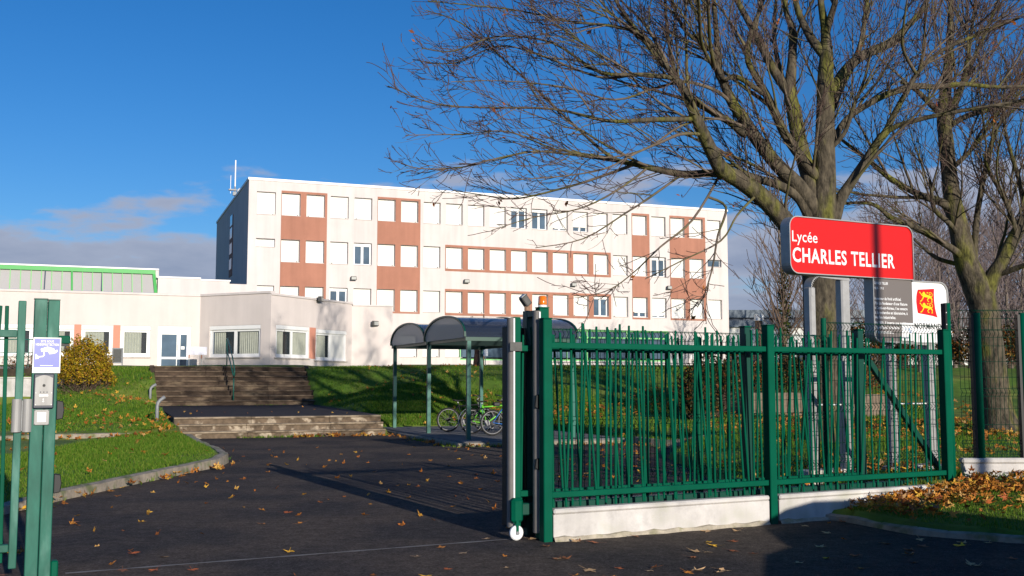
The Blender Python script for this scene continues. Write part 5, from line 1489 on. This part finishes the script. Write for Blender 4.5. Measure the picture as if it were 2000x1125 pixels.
t1 = empty('bare_tree', base1, 'big leafless mossy tree with spreading limbs behind the red sign', 'tree')
root1 = np.array([base1[0], base1[1], 4.0])
L1 += sublimbs([l for i, l in enumerate(L1[1:]) if i not in DROOP], r1, root1, 1.0, (-.1, -.05, 0))
B = ramify(L1[1:], r1, root1, 3.2, 3.5, 3.6, bias=(-.12, -.02, .05), upness=.12, len2=(.9, 2.5), sparse=DROOP)
tree_parts(t1, L1, *B, 110, r1)
r2 = np.random.default_rng(202)
L2 = traced_tree(Y2_, T2, r2)
base2 = tuple(at(1952, 836, Y2_)); base2 = (base2[0], base2[1], float(height(base2[0], base2[1])))
t2 = empty('bare_tree', base2, 'leafless forked mossy tree behind the wire fence', 'tree')
root2 = np.array([base2[0], base2[1], 5.0])
L2 += sublimbs(L2[1:], r2, root2, 1.3, (0, -.05, .1))
B = ramify(L2[1:], r2, root2, 3.0, 3.4, 3.4, bias=(0, 0, .1), upness=.2)
tree_parts(t2, L2, *B, 40, r2)

# poplars and thicket behind
def upright_tree(name, loc, h, spread, seed, label, group, ivy=False, twig='poplartwig', nb=46, lean=.22, bark='poplarbark'):
    rng = np.random.default_rng(seed); o = np.array([0., 0, 0])
    t = empty(name, loc, label, 'tree', group)
    P, r = grow(np.array([0, 0, -.2]), (0, 0, 1), h * .95, h * .0155, rng, 12, .025, np.zeros(3), .08)
    V, F = tubes_np([(P + np.array(loc), r)], 8); np_mesh('trunk', V, F, bark, t, smooth=True)
    B2, B3 = [], []
    for i in range(nb):
        s = rng.uniform(.12, .95); k = s * 12; i0 = min(int(k), 11); p = P[i0] + (P[i0 + 1] - P[i0]) * (k - i0)
        a = rng.uniform(0, 2 * np.pi); d = np.array([math.cos(a) * lean * 2.2, math.sin(a) * lean * 2.2, .75]); d /= np.linalg.norm(d)
        ln = spread * (1.25 - .75 * s) * rng.uniform(.6, 1.2)
        B2.append(grow(p, d, ln, max(.02, .012 * ln), rng, 6, .07, np.array([0, 0, .10]), .2))
    for Q, q in B2:
        for _ in range(rng.poisson(7)):
            k = rng.integers(1, 6); d = side_dir((Q[k + 1] - Q[k]) / np.linalg.norm(Q[k + 1] - Q[k]), rng, rng.uniform(.3, .8)); d[2] += .3; d /= np.linalg.norm(d)
            B3.append(grow(Q[k], d, rng.uniform(.5, 1.7), .012, rng, 3, .12, np.array([0, 0, .1]), .5))
    off = np.array(loc)
    V, F = tubes_np([(Q + off, np.maximum(q, .012)) for Q, q in B2 + B3], 3); np_mesh('crown', V, F, twig, t)
    if ivy:
        n = 700; zz = rng.uniform(0, h * .5, n); a = rng.uniform(0, 6.28, n); rad = h * .0155 + rng.uniform(0, .16, n)
        pts = np.stack([np.cos(a) * rad, np.sin(a) * rad, zz], 1) + off
        V, F = leaf_quads(pts, None, .08, rng, .9); np_mesh('ivy', V, F, 'ivy', t)
    return t
upright_tree('poplar', (12.2, 47, 2.0), 9.0, 3.2, 5, 'ivy clad bare poplar between the school block and the red sign', 'bare poplars behind', ivy=True, twig='browntwig', nb=60)
v = [upright_tree('poplar', (33, 84, 2.5), 15, 4.2, 50 + i, 'bare purple grey poplar in the distant row behind the sign and trees', 'distant poplar row', nb=70) for i in range(3)]
rr = random.Random(4)
for i, (x, y, sc) in enumerate([(27.5, 88, .9), (30.5, 82, 1.0), (36, 88, 1.0), (38.5, 84, .85), (41, 86, 1.05), (43.5, 82, .95), (35, 72, .75), (38.5, 70, .8), (32.5, 70, .7), (29.3, 66, .66), (26.4, 72, .62), (24, 78, .7), (31, 76, .8), (28, 80, .9), (34, 80, 1.0), (40, 78, 1.0), (44, 78, 1.1), (37, 80, 1.05), (42, 72, .9), (25.6, 86, .85)]):
    o = copy_tree(v[i % 3]) if i > 2 else v[i]
    o.location = (x, y, 2.4); o.scale = (sc * rr.uniform(1.0, 1.3), sc * 1.1, sc * rr.uniform(.9, 1.1)); o.rotation_euler = (0, 0, rr.uniform(0, 6))

def shrub(name, loc, rx, ry, h, n, mats, label, cat='shrub', seed=1, stems=40, group=None, stem_mat='browntwig', leaf=.05, hollow=.55, lower=.0):
    rng = np.random.default_rng(seed); t = empty(name, loc, label, cat, group); off = np.array(loc)
    lines = []
    for i in range(stems):
        a = rng.uniform(0, 6.28); q = rng.uniform(.2, 1) ** .6; el = rng.uniform(.25, 1.0)
        end = np.array([math.cos(a) * rx * q * .95, math.sin(a) * ry * q * .95, h * el * (1 - .35 * q * q)])
        d = end / np.linalg.norm(end); st = np.array([math.cos(a) * rx * .25 * rng.random(), math.sin(a) * ry * .25 * rng.random(), -.05])
        Q, q_ = grow(st, d, np.linalg.norm(end), .016, rng, 5, .09, np.zeros(3), .3); lines.append((Q + off, np.maximum(q_, .006)))
        for _ in range(5):
            k = rng.integers(1, 5); d2 = side_dir((Q[k + 1] - Q[k]) / (np.linalg.norm(Q[k + 1] - Q[k]) + 1e-9), rng, rng.uniform(.3, .9))
            Q2, q2 = grow(Q[k], d2, rng.uniform(.2, .5) * h * .5, .008, rng, 3, .12, np.zeros(3), .5); lines.append((Q2 + off, np.maximum(q2, .005)))
    V, F = tubes_np(lines, 4); np_mesh('stems', V, F, stem_mat, t)
    for mat, share in mats:
        m_ = int(n * share)
        u = rng.normal(size=(m_, 3)); u /= np.linalg.norm(u, axis=1)[:, None]
        u[:, 2] = np.abs(u[:, 2]) * 1.0 - rng.random(m_) * .35 * (u[:, 2] > -9)
        rad = (hollow + (1 - hollow) * rng.random(m_) ** .5)
        bump = 1 + .13 * np.sin(u[:, 0] * 6 + seed) * np.cos(u[:, 1] * 5) + .05 * np.sin(u[:, 0] * 17 + u[:, 2] * 13) + .08 * np.sin(u[:, 2] * 9 + seed * 2) * np.sin(u[:, 0] * 11)
        P = np.stack([u[:, 0] * rx, u[:, 1] * ry, .42 * h + u[:, 2] * h * .58], 1) * (rad * bump)[:, None]
        P[:, 2] = .42 * h * (1 - rad * bump) + P[:, 2]
        keep = (P[:, 2] > lower * h) | (rng.random(m_) < .16)
        P = P[keep] + off
        V, F = leaf_quads(P, None, leaf, rng, .8); np_mesh('foliage', V, F, mat, t)
    return t
shrub('round_bush', (-15.75, 38.9, .82), 1.02, .95, 2.45, 9500, [('hedge', 1.)], 'rounded clipped bush with yellow and green leaves on the left lawn', 'bush', 3, 70, leaf=.048, hollow=.70, lower=.26)
shrub('low_shrub', (-21.6, 41.6, 1.95), 1.3, .5, 1.0, 700, [('shrubbrown', .6), ('shrubgreen', .4)], 'sparse dark shrub behind the ramp wall', 'shrub', 4, 26, leaf=.05)
shrub('low_shrub', (-19.2, 41.7, 1.95), 1.1, .5, .8, 400, [('shrubbrown', .6), ('shrubgreen', .4)], 'nearly bare low shrub beside the round bush, behind the ramp wall', 'shrub', 5, 26, leaf=.045)
SH = [((6.3, 33.5, .5), 1.1, 1.0, 2.0, 'shrubgreen', 'dark evergreen shrub with low sweeping edge beside the lawn'),
      ((7.7, 36, .7), 1.2, 1.1, 1.9, 'shrubbrown', 'russet shrub behind the start of the stone wall'),
      ((9.5, 36.3, .8), 1.3, 1.1, 1.8, 'shrubgreen', 'green shrub behind the middle of the stone wall'),
      ((11.3, 36, .8), 1.3, 1.1, 1.7, 'shrubbrown', 'golden russet shrub behind the far end of the stone wall'),
      ((5.6, 32.2, .4), .8, .8, 1.0, 'shrubgreen', 'small dark shrub at the foot of the tall evergreen shrub')]
for i, (l, rx, ry, h, mt, lab) in enumerate(SH):
    shrub('shrub', l, rx, ry, h, 3200, [(mt, .75), ('shrubbrown' if mt == 'shrubgreen' else 'shrubgreen', .25)], lab, 'shrub', 20 + i, 50, leaf=.06)
hz_ = [(15.5, 46), (18.3, 47), (21.0, 46.4), (23.8, 47.2), (26.6, 46.5)]
for i, (x, y) in enumerate(hz_):
    shrub('boundary_shrub', (x, y, 1.7), 1.75, 1.3, 2.6 + .3 * (i % 2), 2600, [('shrubbrown', .55), ('shrubgreen', .45)], 'dark brown boundary shrub in the row behind the wire fence lawn', 'shrub', 40 + i, 60, group='boundary shrub row', leaf=.085)
for i, (x, y, h) in enumerate([(17, 44, 6), (20, 46, 7.5), (22.3, 44.5, 6.5), (25, 47, 8), (19, 54, 8), (23.5, 56, 8.5), (15, 52, 7), (18.4, 50, 8), (21.2, 52, 9), (26, 55, 9.5), (24, 50, 8), (28, 60, 10), (16.3, 57, 8), (20.6, 60, 9.5)]):
    upright_tree('thicket_tree', (x, y, 1.9), h, 2.6, 80 + i, 'slender bare thicket tree behind the wire fence lawn', 'thicket trees behind the wire fence', twig='poplartwig', nb=26, lean=.3)

# things outside the picture that cast the shadows seen in it
def uv(u, v, z=0): return (.887 * u - .462 * v, .462 * u + .887 * v, z)
lp_ = empty('street_lamp', uv(11.42, -5.0), 'tall grey street lamp column beside the road behind the viewer', 'street lamp')
m = MB(); m.tube([uv(11.42, -5, 0), uv(11.42, -5, 1.2), uv(11.42, -5, 9)], [.10, .085, .07], 14, world=True); m.build('column', 'steel', lp_, smooth=True)
m = MB(); m.box(*sorted((uv(11.42, -5)[0] - .2, uv(11.42, -5)[0] + .9)), uv(11.42, -5)[1] - .15, uv(11.42, -5)[1] + .15, 9.0, 9.15); m.build('lamp_head', 'steel', lp_, bevel=.03)
FCR = Fr(uv(0, 0)[:2], (.887, .462))
car = empty('parked_car', FCR.p(8.3, 2.9, 0), 'grey hatchback parked on the road at the right behind the viewer', 'car', rz=FCR.rz)
prof = [(5.75, .35), (5.7, .6), (5.85, .72), (6.6, .92), (7.35, 1.0), (9.9, 1.0), (9.95, .5), (9.8, .35)]
m = MB(FCR); m.prism(prof[::-1], 2.05, 3.75); m.build('body', 'carpaint', car, bevel=.06, fix=True)
m = MB(FCR); i = len(m.v)
lowr = [(7.2, .99), (9.9, .99)]; 
cab = [(7.15, .995), (8.3, 1.48), (8.7, 1.55), (9.5, 1.53), (9.92, .995)]
for b, ins in ((2.12, .16), (3.68, -.16)):
    for a, z in cab: m.P(a, b + ins * (z - .995) / .55, z)
n = len(cab); m.f.append(tuple(range(i, i + n))); m.f.append(tuple(range(i + 2 * n - 1, i + n - 1, -1)))
for q in range(n): m.f.append((i + q, i + n + q, i + n + (q + 1) % n, i + (q + 1) % n))
m.build('cabin', 'glass', car, bevel=.03, fix=True)
for a in (6.5, 9.2):
    for b in (2.1, 3.7):
        m = MB(); m.disc(FCR.p(a, b, .32), .32, .2, (FCR.n[0], FCR.n[1], 0), 24); m.build('wheel', 'tyre', car)
for b in (1.95, 3.85):
    m = MB(FCR); m.box(7.6, 7.78, b - .1, b + .1, .98, 1.12); m.build('mirror', 'carpaint', car, bevel=.03)

# ------------------------------------------------------------------ grass blades
def outside(x, y):
    a, _, _ = poly_sd(x, y, ASPH); b, _, _ = poly_sd(x, y, CORR)
    p = [FK.p(-.6, -1)[:2], FK.p(4, -1)[:2], FK.p(4, 7.7)[:2], FK.p(-.6, 7.7)[:2]]
    c, _, _ = poly_sd(x, y, p)
    return (a > .10) & (b > .02) & (c > .02)
def view_mask(x, y): return (np.abs(x) < y * .52)
gs = []
for (x0, x1, y0, y1, n) in ((-10, -5.2, 11.5, 29, 90000), (-19, -9, 27, 43, 60000), (3.3, 9, 10.3, 14.6, 34000), (3, 16, 14.6, 27, 60000), (-3.5, 14, 26, 50, 70000), (-8.3, -2, 31, 50, 40000), (-5, 3, 31, 40, 40000)):
    x = RNG.uniform(x0, x1, n); y = RNG.uniform(y0, y1, n); k = outside(x, y) & view_mask(x, y); gs.append(np.stack([x[k], y[k]], 1))
g = np.concatenate(gs); x, y = g[:, 0], g[:, 1]; z = height(x, y); n = len(x)
far = np.clip(y / 22, .7, 1.6)
hgt = RNG.uniform(.03, .085, n) * (1 + .35 * fbm(x * 2, y * 2, 8)) * np.clip(far, .8, 1.2); hgt = np.clip(hgt, .02, .14)
wdt = RNG.uniform(.006, .012, n) * far
a = RNG.uniform(0, 2 * np.pi, n); ln = RNG.uniform(.1, .8, n) * hgt; b = RNG.uniform(0, 2 * np.pi, n)
bx_, by_ = np.cos(a) * wdt, np.sin(a) * wdt
V = np.stack([np.stack([x - bx_, y - by_, z - .01], 1), np.stack([x + bx_, y + by_, z - .01], 1), np.stack([x + np.cos(b) * ln, y + np.sin(b) * ln, z + hgt], 1)], 1).reshape(-1, 3)
o = np_mesh('grass', V, np.arange(3 * n).reshape(n, 3), 'blade'); tag(o, kind='stuff')
# weeds along kerbs and at the foot of the steps
pts = []
for line, w in ((KERB_ISLAND, .10), ([FT.p(.1, -.05)[:2], FT.p(5.9, -.05)[:2]], .05), ([FT.p(.3, 11.0)[:2], FT.p(5.8, 11.0)[:2]], .10), (KERB_BACK, .1), ([FK.p(-.62, 7)[:2], FK.p(-.66, -.95)[:2], FK.p(3, -1.0)[:2]], .12), ([FF.p(.1, -.1)[:2], FF.p(2.7, -.1)[:2]], .025)):
    for (ax, ay), (cx, cy) in zip(line, line[1:]):
        m_ = int(np.hypot(cx - ax, cy - ay) * 120); t = RNG.random(m_)
        q = np.stack([ax + (cx - ax) * t, ay + (cy - ay) * t], 1); q = q[(fbm(q[:, 0] * 4, q[:, 1] * 4, 6) > .25)]
        pts.append(q + RNG.normal(size=q.shape) * w)
q = np.concatenate(pts); x, y = q[:, 0], q[:, 1]; n = len(x)
c, _, _ = poly_sd(x, y, CORR); z = np.where(c < -.3, .61, .0)
h_ = RNG.uniform(.03, .10, n); a = RNG.uniform(0, 6.28, n); b = RNG.uniform(0, 6.28, n); ln = h_ * .5
V = np.stack([np.stack([x - np.cos(a) * .012, y - np.sin(a) * .012, z], 1), np.stack([x + np.cos(a) * .012, y + np.sin(a) * .012, z], 1), np.stack([x + np.cos(b) * ln, y + np.sin(b) * ln, z + h_], 1)], 1).reshape(-1, 3)
o = np_mesh('weeds', V, np.arange(3 * n).reshape(n, 3), 'blade'); tag(o, kind='stuff')

# ------------------------------------------------------------------ fallen leaves
def maple(rng, curl):
    """five lobed maple leaf with stalk, about 1 across, gently curled"""
    out = []
    lobes = [(-118, .42), (-62, .72), (0, 1.0), (62, .72), (118, .42)]
    for i, (a, l) in enumerate(lobes):
        for da, q in ((-17, .62), (-9, .70), (0, 1.), (9, .70), (17, .62)):
            A = R(90 - a + da); rr_ = .55 * l * q * rng.uniform(.9, 1.08); out.append((rr_ * math.cos(A), rr_ * math.sin(A)))
        if i < 4: A = R(90 - (a + lobes[i + 1][0]) / 2); out.append((.22 * math.cos(A), .22 * math.sin(A)))
    out += [(.03, -.05), (.02, -.45), (-.02, -.45), (-.03, -.05)] if False else []
    c1, c2, ph = rng.uniform(-curl, curl), rng.uniform(.2, 1) * curl, rng.uniform(0, 6)
    zf = lambda x, y: c2 * (x * x * 1.2 + y * y * .6) + c1 * x * y * 2 + .05 * curl * math.sin(9 * x + ph) + .03
    V = [(0, 0, zf(0, 0))] + [(x, y, zf(x, y)) for x, y in out]; n = len(out)
    F = [(0, 1 + i, 1 + (i + 1) % n) for i in range(n)]
    k = len(V); V += [(-.012, -.02, .03), (.012, -.02, .03), (.03, -.55, .08 + .1 * curl), (.01, -.55, .08 + .1 * curl)]; F.append((k, k + 1, k + 2, k + 3))
    return V, F
lm = []
lrng = np.random.default_rng(77)
SHAPES = [maple(lrng, c) for c in (.08, .2, .4, .6, .3, .5)]
for ci, (cn, _) in enumerate(LEAFCOL):
    row = []
    for V, F in SHAPES:
        me = bpy.data.meshes.new('fallen_leaf'); me.from_pydata(V, [], F); me.materials.append(M['leaf_' + cn]); me.update(); row.append(me)
    lm.append(row)
LV = []   # x, y, z, size, region
def scatter(n, sx, sy, region, size=(.10, .17), zoff=.0, test=None, zf=None):
    x, y = sx, sy
    k = view_mask(x, y) if test is None else view_mask(x, y) & test(x, y)
    x, y = x[k], y[k]; z = zf(x, y) if zf else height(x, y)
    for i in range(len(x)): LV.append((x[i], y[i], z[i] + zoff, lrng.uniform(*size), region))
ina = lambda x, y: poly_sd(x, y, ASPH)[0] < -.02
zero = lambda x, y: np.full(x.shape, .004)
u = lrng.uniform
def fence_side(x, y): return ((x - FF.o[0]) * FF.n[0] + (y - FF.o[1]) * FF.n[1])
# open drive: single leaves
n = 250; scatter(n, u(-8, 1, n), 8.7 + 17 * u(0, 1, n) ** 1.3, 'drive', (.10, .175), 0, ina, zero)
n = 70; scatter(n, u(.2, 5, n), u(8.8, 12.3, n), 'drive', (.13, .20), 0, lambda x, y: ina(x, y) & (fence_side(x, y) < -.15), zero)
n = 160; scatter(n, u(.5, 3.3, n), u(12, 26, n), 'gate', (.14, .2), 0, lambda x, y: ina(x, y) & (fence_side(x, y) > .5), zero)
# drifts along kerbs
def drift(line, n, w, region, z=.0, size=(.14, .21), lift=.07):
    line = [np.array(p) for p in line]; L = [np.linalg.norm(b - a) for a, b in zip(line, line[1:])]; tot = sum(L)
    for a, b, l in zip(line, line[1:], L):
        m_ = lrng.poisson(n * l / tot)
        for t in u(0, 1, m_):
            p = a + (b - a) * t + lrng.normal(size=2) * w
            LV.append((p[0], p[1], (z if not callable(z) else float(z(p[0], p[1]))) + u(0, lift), u(*size), region))
drift([(-6.0, 12.9), (-5.95, 14.4), (-5.75, 16.5), (-5.5, 18.3), (-5.3, 19.7)], 60, .10, 'kerb')
drift([FT.p(3.2, -.2)[:2], FT.p(5.7, -.2)[:2]], 60, .12, 'steps', size=(.16, .22))
drift([(-12.5, 25.5), (-10.4, 26.7), (-9.6, 27.0), (-8.8, 28.2)], 110, .16, 'lawn', z=height)
drift([FK.p(-.8, 7)[:2], FK.p(-.75, -1.1)[:2], FK.p(3, -1.2)[:2]], 80, .14, 'shelter')
drift([(1.2, 26.5), (3.1, 25.5), (5.6, 24.5)], 90, .2, 'back kerb', z=.02)
drift([(3.9, 13.9), (5.4, 14.6), (8.5, 15.2)], 260, .30, 'fence', z=height, lift=.12)
drift([(6.0, 22.4), (9, 23.5), (13, 24)], 260, .35, 'lawn', z=height, lift=.1)
drift([(8, 14.2), (11, 14.1)], 60, .2, 'lawn', z=height, lift=.1)
# mound: thick carpet
mnd = lambda x, y: (poly_sd(x, y, ASPH)[0] > .05) & (fence_side(x, y) < -.12) & (y < 13.3)
n = 11000; x_ = u(3.6, 8, n); y_ = u(10.4, 13.4, n)
dens = np.clip((y_ - 11.3) / 1.5, .04, 1) * np.clip(.75 + .5 * fbm(x_ * 3, y_ * 3, 14), .12, 1.2)
k = u(0, 1, n) < dens; x_, y_ = x_[k], y_[k]
k = view_mask(x_, y_) & mnd(x_, y_); x_, y_ = x_[k], y_[k]
for a, b in zip(x_, y_): LV.append((a, b, float(height(a, b)) + u(.02, .11), u(.11, .18), 'mound'))
# lawns
for (x0, x1, y0, y1, n, c) in ((-10, -5.6, 11.5, 28, 70, .0), (-17, -9, 27, 41, 700, .1), (-8, -1, 31, 45, 380, .2), (3.4, 16, 14, 26, 1600, .0), (-1, 16, 26, 40, 4200, .0)):
    x_, y_ = u(x0, x1, n), u(y0, y1, n); k = outside(x_, y_) & view_mask(x_, y_) & (fbm(x_ * 1.5, y_ * 1.5, 19) > c - .25)
    for a, b in zip(x_[k], y_[k]): LV.append((a, b, float(height(a, b)) + u(.07, .14), u(.15, .22), 'lawn'))
n = 24; 
for a, b in zip(u(.2, 5.7, n), u(1.0, 10.9, n)):
    p = FT.p(a, b); LV.append((p[0], p[1], .62, u(.09, .14), 'landing'))
PAL = {'drive': (.17, .17, .18, .36, .12), 'gate': (.2, .2, .2, .3, .1), 'kerb': (.35, .3, .15, .2, 0), 'steps': (.4, .3, .1, .2, 0), 'mound': (.05, .28, .27, .15, .25), 'lawn': (.2, .35, .15, .25, .05)}
LV.sort(key=lambda q: -q[3] / math.hypot(q[0], q[1]))
WHERE = {'drive': 'lying on the dark asphalt drive', 'gate': 'on the asphalt behind the parked sliding gate', 'kerb': 'lying in the gutter of the grass island kerb', 'steps': 'at the foot of the three low steps', 'mound': 'in the leaf carpet on the grassy mound', 'lawn': 'lying on the lawn', 'fence': 'in the leaf drift between fence and sign', 'shelter': 'beside the bike shelter slab', 'back kerb': 'along the far kerb behind the gate', 'landing': 'on the tarmac landing'}
N_IND = 285
for x, y, z, s, reg in LV[:N_IND]:
    ci = int(lrng.choice(5, p=np.array(PAL.get(reg, (.2, .3, .2, .25, .05))) / sum(PAL.get(reg, (.2, .3, .2, .25, .05)))))
    o = bpy.data.objects.new('fallen_leaf', lm[ci][int(lrng.integers(6))]); COL.objects.link(o)
    o.location = (x, y, z); o.scale = (s, s, s)
    tl = .08 if reg in ('drive', 'gate') else .4 if reg in ('mound', 'lawn', 'fence') else .2
    o.rotation_euler = (lrng.normal() * tl, lrng.normal() * tl, u(0, 6.28))
    if reg not in ('drive', 'gate'): o.location.z += .01
    tag(o, '%s maple leaf %s' % (LEAFCOL[ci][0], WHERE[reg]), 'leaf', '%s leaves %s' % (LEAFCOL[ci][0], WHERE[reg]))
Vs, Fs, off = [], [], 0
SV = [np.array(V) for V, F in SHAPES]; SF = [np.array([f for f in F if len(f) == 3]) for V, F in SHAPES]
for x, y, z, s, reg in LV[N_IND:]:
    i = int(lrng.integers(6)); V = SV[i][:-4] * s
    E = Matrix.Rotation(u(0, 6.28), 3, 'Z') @ Matrix.Rotation(lrng.normal() * .65, 3, 'X') @ Matrix.Rotation(lrng.normal() * .5, 3, 'Y')
    V = V @ np.array(E).T + (x, y, z); Vs.append(V); Fs.append(SF[i] + off); off += len(V)
o = np_mesh('leaf_litter', np.concatenate(Vs), np.concatenate(Fs), 'fall_litter'); tag(o, kind='stuff')

# ------------------------------------------------------------------ sun, sky
SUN_EL, SUN_AZ = R(13.0), math.atan2(.462, -.887)      # towards the sun
sd_ = bpy.data.lights.new('sun', 'SUN'); sun = bpy.data.objects.new('sun', sd_); COL.objects.link(sun)
sd_.energy = 4.9; sd_.angle = R(.5); sd_.color = (1, .92, .80)
to_sun = Vector((math.sin(SUN_AZ) * math.cos(SUN_EL), math.cos(SUN_AZ) * math.cos(SUN_EL), math.sin(SUN_EL)))
sun.rotation_euler = to_sun.to_track_quat('Z', 'Y').to_euler()
sun.location = (0, 0, 40)
wd = bpy.data.worlds.new('World'); SC.world = wd; wd.use_nodes = True
nt = wd.node_tree; L = nt.links.new
bg = nt.nodes['Background']
sky = _n(nt, 'ShaderNodeTexSky', sky_type='NISHITA'); sky.sun_disc = False
sky.sun_elevation = SUN_EL; sky.sun_rotation = SUN_AZ; sky.altitude = 50; sky.air_density = 1.0; sky.dust_density = .3; sky.ozone_density = 3.0
tc = _n(nt, 'ShaderNodeTexCoord'); sp = _n(nt, 'ShaderNodeSeparateXYZ'); L(tc.outputs['Generated'], sp.inputs[0])
# deeper blue: the clear cold autumn sky
gm = _n(nt, 'ShaderNodeHueSaturation'); gm.inputs['Saturation'].default_value = 1.17; gm.inputs['Value'].default_value = 1.0
tn = _n(nt, 'ShaderNodeMix', data_type='RGBA', blend_type='MULTIPLY'); tn.inputs['Factor'].default_value = 1.; tn.inputs['B'].default_value = (.78, .93, 1.22, 1)
L(sky.outputs[0], tn.inputs['A']); L(tn.outputs['Result'], gm.inputs['Color'])
# cloud bank low over the horizon, thin wisps above it
mp = _n(nt, 'ShaderNodeMapping'); mp.inputs['Scale'].default_value = (3.2, 3.2, 11.0); L(tc.outputs['Generated'], mp.inputs['Vector'])
cn = _n(nt, 'ShaderNodeTexNoise'); cn.inputs['Scale'].default_value = 1.6; cn.inputs['Detail'].default_value = 8; cn.inputs['Roughness'].default_value = .55; L(mp.outputs[0], cn.inputs['Vector'])
def mr_(src, a, b, c, d, smooth=True):
    q = _n(nt, 'ShaderNodeMapRange', interpolation_type='SMOOTHSTEP' if smooth else 'LINEAR')
    for k, v_ in zip(('From Min', 'From Max', 'To Min', 'To Max'), (a, b, c, d)): q.inputs[k].default_value = v_
    L(src, q.inputs['Value']); return q.outputs['Result']
def mth(op, a, b):
    q = _n(nt, 'ShaderNodeMath', operation=op)
    for i, s_ in enumerate((a, b)):
        if isinstance(s_, (int, float)): q.inputs[i].default_value = s_
        else: L(s_, q.inputs[i])
    return q.outputs[0]
thr = mr_(sp.outputs['Z'], .10, .24, .34, .72, False)          # threshold climbs with elevation
dlt = mth('SUBTRACT', cn.outputs['Fac'], thr)
mask = mr_(dlt, -.03, .075, 0, 1)
mask = mth('MULTIPLY', mask, mr_(sp.outputs['Z'], .20, .26, 1, 0))
mask = mth('MULTIPLY', mask, .93)
cc = _n(nt, 'ShaderNodeValToRGB'); L(mr_(dlt, .0, .30, 0, 1, False), cc.inputs['Fac'])
cc.color_ramp.elements[0].color = (4.2, 4.6, 5.8, 1); cc.color_ramp.elements[1].color = (2.2, 2.7, 4.1, 1)
mx = _n(nt, 'ShaderNodeMix', data_type='RGBA'); L(mask, mx.inputs['Factor']); L(gm.outputs[0], mx.inputs['A']); L(cc.outputs[0], mx.inputs['B'])
L(mx.outputs['Result'], bg.inputs['Color'])
bg.inputs['Strength'].default_value = .09

SC.view_settings.view_transform = 'Standard'; SC.view_settings.look = 'None'
SC.view_settings.exposure = 0.12; SC.view_settings.gamma = 1.0
SC.cycles.max_bounces = 6; SC.cycles.transparent_max_bounces = 12
SC.cycles.use_denoising = True
